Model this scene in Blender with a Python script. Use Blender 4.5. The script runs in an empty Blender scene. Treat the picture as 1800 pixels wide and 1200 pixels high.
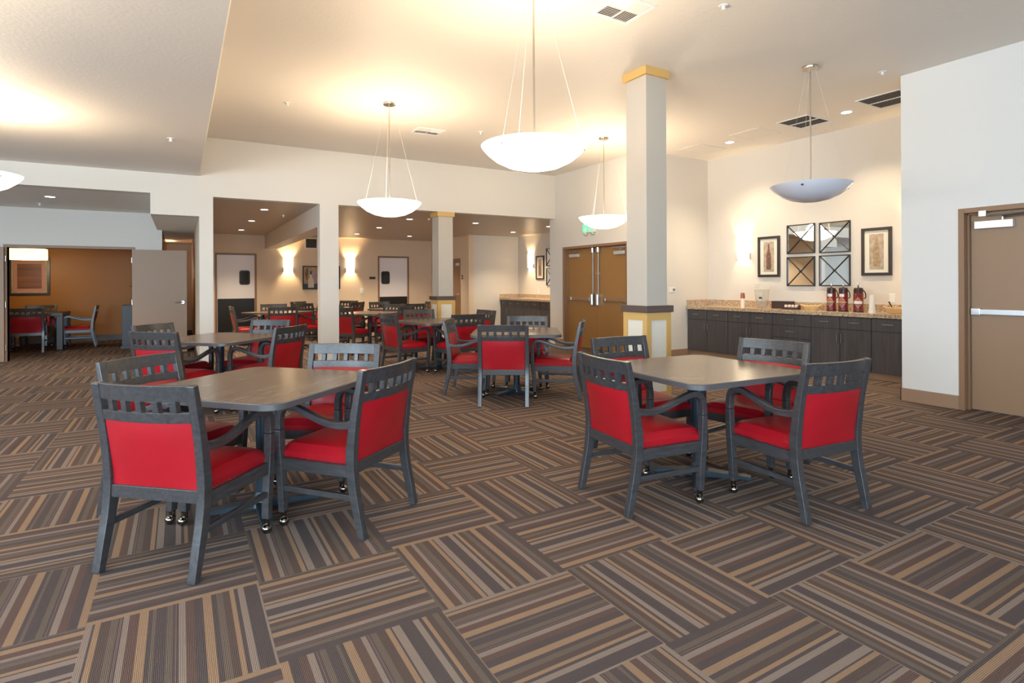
import bpy, bmesh, math, random
from mathutils import Vector, Matrix
random.seed(7)
R = math.radians
PI = math.pi
sc = bpy.context.scene
COL = sc.collection

# ---------------------------------------------------------------- camera
H = 1.34
yaw, roll = R(30.47), 0.0047
fw = Vector((math.sin(yaw), math.cos(yaw), 0)); rt = Vector((math.cos(yaw), -math.sin(yaw), 0)); up = Vector((0, 0, 1))
r2 = rt * math.cos(roll) - up * math.sin(roll); u2 = rt * math.sin(roll) + up * math.cos(roll)
cd = bpy.data.cameras.new('camera'); cam = bpy.data.objects.new('camera', cd); COL.objects.link(cam)
m = Matrix.Identity(4)
for i in range(3):
    m[i][0] = r2[i]; m[i][1] = u2[i]; m[i][2] = -fw[i]
m.translation = (0, 0, H)
cam.matrix_world = m
cd.sensor_width = 36; cd.sensor_fit = 'HORIZONTAL'; cd.lens = 991.6 / 1800 * 36
cd.shift_y = -(600 - 496.58) / 1800
cd.clip_start = 0.05; cd.clip_end = 100
sc.camera = cam

# ---------------------------------------------------------------- world, view, daylight
vs = sc.view_settings
vs.view_transform = 'Standard'; vs.look = 'None'; vs.gamma = 1; vs.use_curve_mapping = False
vs.exposure = 0.72
sc.cycles.use_denoising = True
sc.cycles.max_bounces = 8; sc.cycles.diffuse_bounces = 5; sc.cycles.glossy_bounces = 4
sc.cycles.transmission_bounces = 6; sc.cycles.sample_clamp_indirect = 6
w = bpy.data.worlds.new('world'); sc.world = w; w.use_nodes = True
bg = w.node_tree.nodes['Background']; bg.inputs[0].default_value = (0.72, 0.86, 1.0, 1); bg.inputs[1].default_value = 1.0

WARM = (1.0, 0.79, 0.54)
DAY = (0.64, 0.83, 1.0)
def light(name, kind, loc, energy, color, rot=(0, 0, 0), **kw):
    d = bpy.data.lights.new(name, kind); d.energy = energy; d.color = color
    for k, v in kw.items(): setattr(d, k, v)
    o = bpy.data.objects.new(name, d); o.location = loc; o.rotation_euler = rot; COL.objects.link(o); return o
# daylight through the windows of the left wall (x = -6.5) and of the wall behind the camera
for y, e in ((-2.2, 190), (1.2, 155), (4.6, 80), (8.0, 12)):
    light('window_daylight', 'AREA', (-6.62, y, 1.45), e, DAY, (0, -PI / 2, 0), shape='RECTANGLE', size=2.1, size_y=2.6)
light('window_daylight', 'AREA', (-6.62, 11.6, 1.35), 5, DAY, (0, -PI / 2, 0), shape='RECTANGLE', size=2.1, size_y=2.2)
for x in (-4.0, -0.2):
    light('window_daylight', 'AREA', (x, -4.12, 1.45), 240, DAY, (PI / 2, 0, 0), shape='RECTANGLE', size=2.6, size_y=2.1)

# ---------------------------------------------------------------- material helpers
def lin(r, g, b):
    f = lambda c: (c / 255 / 12.92) if c / 255 <= 0.04045 else ((c / 255 + 0.055) / 1.055) ** 2.4
    return (f(r), f(g), f(b), 1)
class N:
    def __init__(s, name):
        s.m = bpy.data.materials.new(name); s.m.use_nodes = True; s.t = s.m.node_tree
        s.b = s.t.nodes['Principled BSDF']
    def n(s, typ, **kw):
        nd = s.t.nodes.new(typ)
        for k, v in kw.items(): setattr(nd, k, v)
        return nd
    def l(s, a, b): s.t.links.new(a, b)
    def val(s, k, v): s.b.inputs[k].default_value = v
    def math(s, op, a, b=None):
        nd = s.n('ShaderNodeMath', operation=op)
        for i, x in enumerate((a, b)):
            if x is None: continue
            if isinstance(x, (int, float)): nd.inputs[i].default_value = x
            else: s.l(x, nd.inputs[i])
        return nd.outputs[0]
def mat(name, col, rough=0.5, metal=0.0, vary=0.0, scale=(8, 8, 8), bump=0.0, bscale=60.0, emit=None, estr=0.0, spec=0.5, coat=0.0):
    q = N(name); q.val('Roughness', rough); q.val('Metallic', metal); q.val('Specular IOR Level', spec); q.val('Coat Weight', coat)
    c = col if len(col) == 4 else (*col, 1)
    q.val('Base Color', c)
    tc = q.n('ShaderNodeTexCoord')
    if vary:
        mp = q.n('ShaderNodeMapping'); mp.inputs['Scale'].default_value = scale
        q.l(tc.outputs['Object'], mp.inputs['Vector'])
        nz = q.n('ShaderNodeTexNoise'); nz.inputs['Scale'].default_value = 1; nz.inputs['Detail'].default_value = 4
        q.l(mp.outputs[0], nz.inputs['Vector'])
        cr = q.n('ShaderNodeValToRGB'); e = cr.color_ramp.elements
        e[0].position, e[1].position = 0.3, 0.7
        e[0].color = tuple(min(1, x * (1 - vary)) for x in c[:3]) + (1,)
        e[1].color = tuple(min(1, x * (1 + vary)) for x in c[:3]) + (1,)
        q.l(nz.outputs[0], cr.inputs[0]); q.l(cr.outputs[0], q.b.inputs['Base Color'])
    if bump:
        nb = q.n('ShaderNodeTexNoise'); nb.inputs['Scale'].default_value = bscale; nb.inputs['Detail'].default_value = 3
        q.l(tc.outputs['Object'], nb.inputs['Vector'])
        bp = q.n('ShaderNodeBump'); bp.inputs['Strength'].default_value = bump; bp.inputs['Distance'].default_value = 0.01
        q.l(nb.outputs[0], bp.inputs['Height']); q.l(bp.outputs[0], q.b.inputs['Normal'])
    if emit:
        q.val('Emission Color', (*emit[:3], 1)); q.val('Emission Strength', estr)
    return q.m

M = {}
M['wall'] = mat('cream_wall_paint', (0.645, 0.605, 0.545), 0.55, bump=0.05, bscale=90)
M['kwall'] = mat('warm_lit_wall_paint', (0.70, 0.565, 0.42), 0.5, bump=0.05, bscale=90)  # wall paint with the back room's warm light put into its colour
M['pillar'] = mat('greige_pillar_paint', (0.485, 0.44, 0.375), 0.55, bump=0.05, bscale=90)
M['ceil'] = mat('textured_ceiling_paint', (0.76, 0.71, 0.65), 0.6, bump=0.16, bscale=34)
M['kceil'] = mat('shaded_semigloss_ceiling_paint', (0.42, 0.36, 0.30), 0.38, bump=0.5, bscale=24)  # semigloss paint darkened to carry the dim back-room shade
M['orange'] = mat('burnt_orange_wall_paint', (0.36, 0.145, 0.022), 0.4, spec=0.2, bump=0.05, bscale=90)
M['trim'] = mat('brown_trim_paint', lin(150, 120, 96), 0.5)
M['gold'] = mat('ochre_trim_paint', lin(205, 165, 98), 0.5)
M['inset'] = mat('pale_panel_paint', lin(222, 216, 202), 0.5)
M['band'] = mat('dark_brown_rail', lin(88, 72, 66), 0.45, vary=0.1, scale=(2, 2, 30))
M['door'] = mat('brown_door_paint', lin(149, 119, 92), 0.42)
M['door_warm'] = mat('warm_lit_door_paint', lin(150, 110, 64), 0.42)  # door brown with the warm lamplight mixed into its colour
M['frame'] = mat('brown_door_frame', lin(140, 106, 78), 0.42)
M['steel'] = mat('brushed_steel', (0.62, 0.61, 0.6), 0.28, 1.0)
M['nickel'] = mat('satin_nickel', (0.60, 0.53, 0.44), 0.25, 1.0)
M['chrome'] = mat('dark_chrome', (0.24, 0.225, 0.20), 0.12, 1.0)
M['cable'] = mat('thin_grey_cable', (0.55, 0.52, 0.47), 0.6)
M['pewter'] = mat('dark_pewter', (0.30, 0.29, 0.28), 0.35, 1.0)
M['silver'] = mat('silver_closer_paint', (0.72, 0.72, 0.72), 0.35, 0.6)
M['wood'] = mat('grey_stained_wood', (0.042, 0.0395, 0.041), 0.28, spec=0.65, vary=0.3, scale=(60, 8, 60), bump=0.04, bscale=140)
M['red'] = mat('red_vinyl', (0.35, 0.006, 0.013), 0.36, spec=0.45, vary=0.06, scale=(6, 6, 6), bump=0.03, bscale=300)
M['iron'] = mat('blue_black_steel', (0.018, 0.032, 0.045), 0.32, 0.0)
M['edge'] = mat('dark_laminate_edge', (0.085, 0.078, 0.08), 0.35)
M['white'] = mat('white_plastic', (0.75, 0.74, 0.71), 0.4)
M['black'] = mat('black_rubber', (0.008, 0.008, 0.008), 0.45)
M['ventdark'] = mat('dark_vent_void', (0.06, 0.055, 0.05), 0.6)
M['mirror'] = mat('mirror_glass', (0.85, 0.87, 0.86), 0.015, 1.0)
M['bframe'] = mat('black_iron_frame', (0.015, 0.014, 0.016), 0.4)
M['dframe'] = mat('dark_brown_picture_frame', (0.03, 0.019, 0.015), 0.35)
M['matboard'] = mat('cream_mat_board', (0.74, 0.71, 0.60), 0.6)
M['print'] = mat('aged_sepia_print', (0.42, 0.33, 0.25), 0.5, vary=0.3, scale=(14, 14, 14))
M['bottle'] = mat('brown_printed_bottle', (0.17, 0.085, 0.05), 0.5, vary=0.4, scale=(25, 25, 25))
M['bottle2'] = mat('pale_printed_bottle', (0.36, 0.26, 0.15), 0.5, vary=0.35, scale=(25, 25, 25))
M['cab'] = mat('dark_woodgrain_cabinet', (0.062, 0.056, 0.058), 0.4, vary=0.28, scale=(40, 40, 1.6))
M['cabdark'] = mat('cabinet_carcass', (0.02, 0.018, 0.018), 0.5)
M['glass'] = mat('clear_plastic', (0.95, 0.95, 0.93), 0.06)
M['glass'].node_tree.nodes['Principled BSDF'].inputs['Transmission Weight'].default_value = 0.92
M['glass'].node_tree.nodes['Principled BSDF'].inputs['IOR'].default_value = 1.15
M['pane'] = mat('dark_door_window', (0.02, 0.025, 0.03), 0.08)
M['kdoor'] = mat('pale_laminate_door', (0.82, 0.80, 0.82), 0.3)
M['maroon'] = mat('maroon_enamel', lin(108, 28, 30), 0.28)
M['dbrown'] = mat('dark_brown_plastic', lin(50, 24, 24), 0.35)
M['labelrim'] = mat('salmon_label_line', lin(222, 150, 120), 0.5)
M['labeltop'] = mat('amber_label', lin(170, 96, 62), 0.5)
M['labelgrey'] = mat('grey_label', lin(112, 110, 104), 0.5)
M['paper'] = mat('white_paper', (0.78, 0.77, 0.74), 0.6)
M['wicker'] = mat('honey_wicker', lin(226, 186, 128), 0.6, vary=0.3, scale=(60, 60, 160), bump=0.4, bscale=120)
M['mocha'] = mat('dark_mocha_carton', lin(56, 30, 26), 0.45)
M['amber'] = mat('amber_syrup', lin(160, 84, 44), 0.25)
M['snow'] = mat('cream_sachets', lin(236, 220, 205), 0.5)
M['brass'] = mat('brass', (0.55, 0.36, 0.10), 0.3, 1.0)
M['signblack'] = mat('dark_sign_plastic', (0.03, 0.022, 0.016), 0.4)
M['darkcab'] = mat('charcoal_cabinet', (0.03, 0.03, 0.034), 0.4)
M['darkwood'] = mat('dark_espresso_wood', (0.022, 0.015, 0.012), 0.35)
M['lit'] = mat('lit_alabaster_glass', (0.9, 0.86, 0.78), 0.3, emit=(1.0, 0.82, 0.58), estr=4.4)
M['unlit'] = mat('unlit_alabaster_glass', (0.66, 0.66, 0.72), 0.25)
M['lamp'] = mat('lit_downlight_lens', (0.9, 0.9, 0.9), 0.4, emit=(1.0, 0.92, 0.84), estr=6)
M['sconce'] = mat('lit_sconce_shade', (0.9, 0.86, 0.78), 0.4, emit=(1.0, 0.84, 0.58), estr=3.2)
M['drum'] = mat('lit_fabric_drum', (0.8, 0.7, 0.5), 0.6, emit=(1.0, 0.72, 0.34), estr=1.6)
M['green'] = mat('lit_green_letters', (0.02, 0.6, 0.15), 0.4, emit=(0.05, 0.85, 0.22), estr=1.6)
M['bluepaint'] = mat('navy_print', (0.03, 0.05, 0.12), 0.5)
M['violet'] = mat('lilac_print', (0.36, 0.27, 0.30), 0.5, vary=0.2)
M['tanprint'] = mat('tan_print', (0.42, 0.30, 0.16), 0.5, vary=0.25)
M['creamprint'] = mat('cream_print', (0.66, 0.56, 0.42), 0.5, vary=0.1)
M['rose'] = mat('rose_mat_board', lin(190, 132, 110), 0.6)
M['stoneprint'] = mat('banded_canyon_print', lin(122, 70, 36), 0.5, vary=0.5, scale=(0.6, 0.6, 9))

def granite():
    q = N('speckled_granite'); q.val('Roughness', 0.18)
    tc = q.n('ShaderNodeTexCoord'); nz = q.n('ShaderNodeTexNoise'); nz.inputs['Scale'].default_value = 60; nz.inputs['Detail'].default_value = 6; nz.inputs['Roughness'].default_value = 0.75
    q.l(tc.outputs['Object'], nz.inputs['Vector'])
    cr = q.n('ShaderNodeValToRGB'); e = cr.color_ramp.elements
    e[0].position = 0.33; e[0].color = lin(66, 54, 46); e[1].position = 0.66; e[1].color = lin(226, 212, 188)
    for p, c in ((0.43, lin(140, 116, 92)), (0.52, lin(184, 160, 130))):
        x = e.new(p); x.color = c
    q.l(nz.outputs[0], cr.inputs[0]); q.l(cr.outputs[0], q.b.inputs['Base Color']); return q.m
M['granite'] = granite()

def laminate():
    q = N('wood_look_laminate'); q.val('Roughness', 0.23); q.val('Specular IOR Level', 0.5)
    tc = q.n('ShaderNodeTexCoord'); mp = q.n('ShaderNodeMapping'); mp.inputs['Scale'].default_value = (2.2, 34, 10)
    q.l(tc.outputs['Object'], mp.inputs['Vector'])
    nz = q.n('ShaderNodeTexNoise'); nz.inputs['Scale'].default_value = 1; nz.inputs['Detail'].default_value = 5
    q.l(mp.outputs[0], nz.inputs['Vector'])
    cr = q.n('ShaderNodeValToRGB'); e = cr.color_ramp.elements
    e[0].position = 0.28; e[0].color = (0.140, 0.103, 0.076, 1); e[1].position = 0.72; e[1].color = (0.245, 0.185, 0.138, 1)
    q.l(nz.outputs[0], cr.inputs[0]); q.l(cr.outputs[0], q.b.inputs['Base Color']); return q.m
M['laminate'] = laminate()

def carpet():
    q = N('striped_carpet_tiles'); q.val('Roughness', 0.95); q.val('Specular IOR Level', 0.1)
    s, ox, oy = 0.6218, 0.2976, 1.5133
    tc = q.n('ShaderNodeTexCoord'); sp = q.n('ShaderNodeSeparateXYZ'); q.l(tc.outputs['Object'], sp.inputs[0])
    gx = q.math('DIVIDE', q.math('SUBTRACT', sp.outputs[0], ox), s); gy = q.math('DIVIDE', q.math('SUBTRACT', sp.outputs[1], oy), s)
    ix = q.math('FLOOR', gx); iy = q.math('FLOOR', gy)
    fx = q.math('SUBTRACT', gx, ix); fy = q.math('SUBTRACT', gy, iy)
    par = q.math('ABSOLUTE', q.math('MODULO', q.math('ADD', q.math('ADD', ix, iy), 200), 2))
    odd = q.math('GREATER_THAN', par, 0.5)
    mx = q.n('ShaderNodeMix'); mx.data_type = 'FLOAT'
    q.l(odd, mx.inputs[0]); q.l(fx, mx.inputs[2]); q.l(fy, mx.inputs[3])
    t = mx.outputs[0]
    cv = q.n('ShaderNodeCombineXYZ'); q.l(ix, cv.inputs[0]); q.l(iy, cv.inputs[1])
    wn = q.n('ShaderNodeTexWhiteNoise', noise_dimensions='2D'); q.l(cv.outputs[0], wn.inputs['Vector'])
    flip = q.math('GREATER_THAN', wn.outputs['Value'], 0.5)
    t2 = q.n('ShaderNodeMix'); t2.data_type = 'FLOAT'
    q.l(flip, t2.inputs[0]); q.l(t, t2.inputs[2]); q.l(q.math('SUBTRACT', 1.0, t), t2.inputs[3])
    # per-tile shift of the repeat
    sw = q.n('ShaderNodeSeparateXYZ'); q.l(wn.outputs['Color'], sw.inputs[0])
    tt = q.math('FRACT', q.math('ADD', t2.outputs[0], q.math('MULTIPLY', q.math('FLOOR', q.math('MULTIPLY', sw.outputs[1], 3)), 0.31)))
    cr = q.n('ShaderNodeValToRGB'); cr.color_ramp.interpolation = 'CONSTANT'
    D = lin(87, 77, 75); D2 = lin(92, 78, 72); B = lin(99, 80, 73); O = lin(106, 93, 83); T = lin(146, 119, 96); G = lin(136, 120, 109); P = lin(112, 92, 88)
    stops = [(50, D), (35, O), (8, D), (9, P), (8, D), (38, G), (42, B), (50, D), (46, T), (28, D), (35, O), (40, D2), (25, T), (20, D), (35, G), (80, D), (45, G), (10, D), (28, T), (50, D2), (35, O), (9, D), (9, P), (9, D), (25, G), (50, B), (48, T), (20, D), (20, O)]
    tot = sum(a for a, _ in stops); e = cr.color_ramp.elements; pos = 0
    for k, (wd, c) in enumerate(stops):
        if k == 0: e[0].position = 0; e[0].color = c
        elif k == 1: e[1].position = pos / tot; e[1].color = c
        else:
            x = e.new(pos / tot); x.color = c
        pos += wd
    q.l(tt, cr.inputs[0])
    nz = q.n('ShaderNodeTexNoise'); nz.inputs['Scale'].default_value = 260; nz.inputs['Detail'].default_value = 2
    q.l(tc.outputs['Object'], nz.inputs['Vector'])
    rib = q.math('SINE', q.math('MULTIPLY', t, 2 * PI * 110))
    hgt = q.math('ADD', q.math('MULTIPLY', rib, 0.35), nz.outputs[0])
    br = q.n('ShaderNodeMix'); br.data_type = 'RGBA'; br.blend_type = 'MULTIPLY'; br.inputs[0].default_value = 0.55
    mr = q.n('ShaderNodeMapRange'); mr.inputs[1].default_value = 0.1; mr.inputs[2].default_value = 0.95; mr.inputs[3].default_value = 0.45; mr.inputs[4].default_value = 1.45
    q.l(hgt, mr.inputs[0]); cb = q.n('ShaderNodeCombineXYZ')
    for i in range(3): q.l(mr.outputs[0], cb.inputs[i])
    q.l(cr.outputs[0], br.inputs[6]); q.l(cb.outputs[0], br.inputs[7]); q.l(br.outputs[2], q.b.inputs['Base Color'])
    bp = q.n('ShaderNodeBump'); bp.inputs['Strength'].default_value = 0.35; bp.inputs['Distance'].default_value = 0.004
    q.l(hgt, bp.inputs['Height']); q.l(bp.outputs[0], q.b.inputs['Normal'])
    return q.m
M['carpet'] = carpet()

# ---------------------------------------------------------------- mesh helpers
def bx(bm, x0, x1, y0, y1, z0, z1, mi=0, top=None):
    """box; top = (x0,x1,y0,y1) of the upper face when it differs from the lower one"""
    a = (x0, x1, y0, y1); t = top or a
    v = [bm.verts.new(p) for p in ((a[0], a[2], z0), (a[1], a[2], z0), (a[1], a[3], z0), (a[0], a[3], z0), (t[0], t[2], z1), (t[1], t[2], z1), (t[1], t[3], z1), (t[0], t[3], z1))]
    for f in ((3, 2, 1, 0), (4, 5, 6, 7), (0, 1, 5, 4), (1, 2, 6, 5), (2, 3, 7, 6), (3, 0, 4, 7)):
        bm.faces.new([v[i] for i in f]).material_index = mi
    return v
def ring(bm, c, ax, r, seg):
    ax = Vector(ax).normalized(); a = ax.orthogonal().normalized(); b = ax.cross(a)
    return [bm.verts.new(Vector(c) + (a * math.cos(2 * PI * k / seg) + b * math.sin(2 * PI * k / seg)) * r) for k in range(seg)]
def skin(bm, rings, mi=0, caps=True):
    n = len(rings[0])
    for A, B in zip(rings, rings[1:]):
        for k in range(n):
            bm.faces.new((A[k], A[(k + 1) % n], B[(k + 1) % n], B[k])).material_index = mi
    if caps:
        bm.faces.new(rings[0][::-1]).material_index = mi; bm.faces.new(rings[-1]).material_index = mi
def cyl(bm, p0, p1, r0, r1=None, seg=16, mi=0):
    r1 = r0 if r1 is None else r1; ax = Vector(p1) - Vector(p0)
    skin(bm, [ring(bm, p0, ax, r0, seg), ring(bm, p1, ax, r1, seg)], mi)
def tube(bm, pts, r, seg=8, mi=0):
    pts = [Vector(p) for p in pts]; rings = []; a = None
    for i, p in enumerate(pts):
        d = (pts[min(i + 1, len(pts) - 1)] - pts[max(i - 1, 0)]).normalized()
        a = d.orthogonal().normalized() if a is None else (a - d * a.dot(d)).normalized()
        b = d.cross(a); rr = r[i] if isinstance(r, (list, tuple)) else r
        rings.append([bm.verts.new(p + (a * math.cos(2 * PI * k / seg) + b * math.sin(2 * PI * k / seg)) * rr) for k in range(seg)])
    skin(bm, rings, mi)
def lathe(bm, prof, seg=32, mi=0, c=(0, 0, 0), caps=True):
    c = Vector(c); rings = []
    for r, z in prof:
        rings.append([bm.verts.new(c + Vector((max(r, 1e-4) * math.cos(2 * PI * k / seg), max(r, 1e-4) * math.sin(2 * PI * k / seg), z))) for k in range(seg)])
    skin(bm, rings, mi, caps=caps)
def sph(bm, c, r, seg=16, mi=0, sz=1.0):
    lathe(bm, [(r * math.sin(PI * k / 10), -r * sz * math.cos(PI * k / 10)) for k in range(11)], seg, mi, c)
def crv(pts, n=5):
    """Catmull-Rom through 2-D / 3-D / n-D points"""
    out = []; P = [pts[0]] + list(pts) + [pts[-1]]
    for i in range(1, len(P) - 2):
        for k in range(n):
            t = k / n
            out.append(tuple(0.5 * ((2 * b) + (c - a) * t + (2 * a - 5 * b + 4 * c - d) * t * t + (3 * b - a - 3 * c + d) * t ** 3) for a, b, c, d in zip(P[i - 1], P[i], P[i + 1], P[i + 2])))
    out.append(tuple(pts[-1])); return out
def ribbon(bm, path, x0, x1, mi=0):
    """bar of rectangular section following (y, z, thickness) points in the YZ plane"""
    rings = []
    for i, (y, z, t) in enumerate(path):
        a = path[max(i - 1, 0)]; b = path[min(i + 1, len(path) - 1)]
        d = Vector((b[0] - a[0], b[1] - a[1])).normalized(); n = Vector((-d.y, d.x)) * t / 2
        rings.append([bm.verts.new((x0, y + n.x, z + n.y)), bm.verts.new((x1, y + n.x, z + n.y)), bm.verts.new((x1, y - n.x, z - n.y)), bm.verts.new((x0, y - n.x, z - n.y))])
    skin(bm, rings, mi)
def poly(bm, pts, axis, d0, d1, mi=0):
    """extrude a 2-D polygon; axis 'x': pts are (y,z) between x=d0..d1, 'y': (x,z), 'z': (x,y)"""
    f = {'x': lambda p, d: (d, p[0], p[1]), 'y': lambda p, d: (p[0], d, p[1]), 'z': lambda p, d: (p[0], p[1], d)}[axis]
    A = [bm.verts.new(f(p, d0)) for p in pts]; B = [bm.verts.new(f(p, d1)) for p in pts]
    skin(bm, [A, B], mi)
def obj(name, bm, mats, parent=None, bevel=0.0, smooth=True, seg=2, loc=None):
    bmesh.ops.recalc_face_normals(bm, faces=bm.faces[:])
    if bevel:
        es = [e for e in bm.edges if len(e.link_faces) == 2 and e.calc_face_angle(0) > R(28)]
        bmesh.ops.bevel(bm, geom=es, offset=bevel, segments=seg, affect='EDGES', profile=0.5, clamp_overlap=True)
    me = bpy.data.meshes.new(name); bm.to_mesh(me); bm.free()
    for x in (mats if isinstance(mats, (list, tuple)) else [mats]): me.materials.append(M[x])
    if smooth:
        me.polygons.foreach_set('use_smooth', [True] * len(me.polygons)); me.set_sharp_from_angle(angle=R(50 if bevel else 32))
    o = bpy.data.objects.new(name, me); COL.objects.link(o)
    if bevel and smooth:
        md = o.modifiers.new('weighted_normal', 'WEIGHTED_NORMAL'); md.keep_sharp = True; md.weight = 90
    if parent: o.parent = parent
    if loc: o.location = loc
    return o
def new(): return bmesh.new()
def tag(o, label, cat, group=None):
    o['label'] = label; o['category'] = cat
    if group: o['group'] = group
    return o
def thing(name, label, cat, loc=(0, 0, 0), rz=0.0, group=None):
    o = bpy.data.objects.new(name, None); o.empty_display_size = 0.1; COL.objects.link(o)
    o.location = loc; o.rotation_euler = (0, 0, rz); return tag(o, label, cat, group)
def struct(name, bm, mats, bevel=0.0):
    o = obj(name, bm, mats, None, bevel, smooth=False); o['kind'] = 'structure'; return o
def sroot(name, loc=(0, 0, 0), rz=0):
    o = bpy.data.objects.new(name, None); o.empty_display_size = 0.1; COL.objects.link(o); o.location = loc; o.rotation_euler = (0, 0, rz); o['kind'] = 'structure'; return o
def dup(root, loc, rz, label, group=None):
    r = root.copy(); COL.objects.link(r); r.location = loc; r.rotation_euler = (0, 0, rz); r['label'] = label
    if group: r['group'] = group
    for ch in list(root.children):
        c = ch.copy(); COL.objects.link(c); c.parent = r
        for g in list(ch.children):
            d = g.copy(); COL.objects.link(d); d.parent = c
    return r
def boxes(*bs):
    bm = new()
    for b in bs: bx(bm, *b)
    return bm

# ---------------------------------------------------------------- room shell
XL, XR, YF, YB, YK = -6.5, 6.981, -4.0, 10.023, 17.3
ZC, ZL, ZH = 3.636, 3.02, 2.71
XC, XA = 8.65, 8.75
struct('floor', boxes((XL - 0.3, 9.0, YF - 0.3, 17.6, -0.1, 0.0)), 'carpet')
bm = new(); bx(bm, 0.262, XC + 0.2, YF, YB + 0.2, ZC, ZC + 0.1); struct('ceiling_main', bm, 'ceil')
bm = new(); bx(bm, XL, 0.262, YF, YB, ZL, ZC + 0.1, top=(XL, 0.385, YF, YB)); struct('ceiling_low', bm, 'ceil')
struct('ceiling_hall', boxes((XL, -0.38, YB + 0.2, 12.95, ZH, ZH + 0.1)), 'ceil')
struct('ceiling_corridor', boxes((-0.38, 0.26, YB + 0.2, YK, 2.394, ZH + 0.1)), 'ceil')
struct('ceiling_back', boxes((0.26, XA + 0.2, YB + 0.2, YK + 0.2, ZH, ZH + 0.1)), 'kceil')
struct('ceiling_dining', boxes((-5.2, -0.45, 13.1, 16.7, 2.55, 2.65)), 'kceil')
# wall between the main room and the rooms behind it
struct('wall_back', boxes(
    (XL, -0.38, YB, YB + 0.2, ZH, ZL + 0.05), (-0.38, 0.26, YB, YB + 0.2, 2.394, ZC), (0.26, 0.452, YB, YB + 0.2, 0, ZC),
    (0.452, 2.072, YB, YB + 0.2, ZH, ZC), (2.072, 2.389, YB, YB + 0.2, 0, ZC), (2.389, XR, YB, YB + 0.2, ZH, ZC)), 'wall')
DY0, DY1, DZ = 7.72, 9.735, 2.08
struct('wall_double_door', boxes((XR, XR + 0.15, DY1, YB + 0.2, 0, ZC), (XR, XR + 0.15, 7.35, DY0, 0, ZC), (XR, XR + 0.15, DY0, DY1, DZ, ZC)), 'wall')
struct('wall_recess_end', boxes((XR + 0.15, XC, 7.35, 7.5, 0, ZC)), 'wall')
struct('wall_recess', boxes((XC, XC + 0.15, 3.09, 7.5, 0, ZC)), 'wall')
RY0, RY1 = 1.70, 2.70
M['rwall'] = mat('daylit_wall_paint', (0.72, 0.70, 0.665), 0.55, bump=0.05, bscale=90)  # wall paint lightened to stand for the daylight on this side
struct('wall_right', boxes((XR, XR + 0.16, RY1, 3.24, 0, ZC), (XR, XR + 0.16, YF, RY0, 0, ZC), (XR, XR + 0.16, RY0, RY1, 2.082, ZC), (XR + 0.16, XC, 3.09, 3.24, 0, ZC)), 'rwall')
struct('wall_behind_doors', boxes((XR + 0.15, XA, 10.07, 10.22, 0, ZC), (8.65, 8.8, 7.5, 10.07, 0, ZC)), 'wall')
# back dining room
struct('wall_kitchen', boxes((-0.6, 0.87, YK, YK + 0.12, 0, ZH), (1.80, 5.37, YK, YK + 0.12, 0, ZH), (6.28, 7.2, YK, YK + 0.12, 0, ZH), (0.87, 1.80, YK, YK + 0.12, 2.14, ZH), (5.37, 6.28, YK, YK + 0.12, 2.14, ZH)), 'kwall')
struct('wall_corridor', boxes((0.26, 0.452, YB + 0.2, YK, 0, ZH)), 'kwall')
struct('wall_side_door', boxes((7.1, 7.25, 14.5, 15.05, 0, ZH), (7.1, 7.25, 15.97, YK, 0, ZH), (7.1, 7.25, 15.05, 15.97, 2.06, ZH)), 'kwall')
struct('wall_alcove_back', boxes((7.25, XA, 14.5, 14.65, 0, ZH)), 'wall')
struct('wall_alcove', boxes((XA, XA + 0.15, YB, 14.65, 0, ZH)), 'wall')
struct('trim_ceiling_beam', boxes((2.072, 2.389, YB + 0.2, YK, 2.33, ZH)), 'wall')
# hall and private dining room
struct('wall_hall', boxes((XL, -2.6, 12.95, 13.1, 0, ZH), (-0.79, -0.30, 12.95, 13.1, 0, ZH), (-2.6, -0.79, 12.95, 13.1, 2.0, ZH)), 'wall')
struct('wall_dining', boxes((-5.2, -0.45, 16.6, 16.7, 0, 2.6), (-0.45, -0.30, 13.1, YK, 0, ZH), (-5.3, -5.2, 13.1, 16.7, 0, 2.6)), ['orange'])
# daylight side: left wall and the wall behind the camera, with window openings
lw = []
wins = [(-3.5, -0.9), (-0.1, 2.5), (3.3, 5.9), (6.7, 9.3), (10.5, 12.7)]
y = YF
for a, b in wins:
    lw += [(XL - 0.15, XL, y, a, 0, ZC), (XL - 0.15, XL, a, b, 0, 0.35), (XL - 0.15, XL, a, b, 2.5, ZC)]; y = b
lw.append((XL - 0.15, XL, y, 13.1, 0, ZC))
struct('wall_left', boxes(*lw), 'wall')
fwl = []; x = XL
for a, b in ((-5.3, -2.7), (-1.5, 1.1)):
    fwl += [(x, a, YF - 0.15, YF, 0, ZC), (a, b, YF - 0.15, YF, 0, 0.35), (a, b, YF - 0.15, YF, 2.5, ZC)]; x = b
fwl.append((x, XR + 0.16, YF - 0.15, YF, 0, ZC))
struct('wall_front', boxes(*fwl), 'wall')
for k, (a, b) in enumerate(wins):
    root = sroot('window_%d' % (k + 1))
    obj('window_frame', boxes((XL - 0.09, XL - 0.03, a, a + 0.05, 0.35, 2.5), (XL - 0.09, XL - 0.03, b - 0.05, b, 0.35, 2.5), (XL - 0.09, XL - 0.03, a, b, 0.35, 0.4), (XL - 0.09, XL - 0.03, a, b, 2.45, 2.5), (XL - 0.09, XL - 0.03, (a + b) / 2 - 0.025, (a + b) / 2 + 0.025, 0.35, 2.5)), 'white', root)
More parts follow.
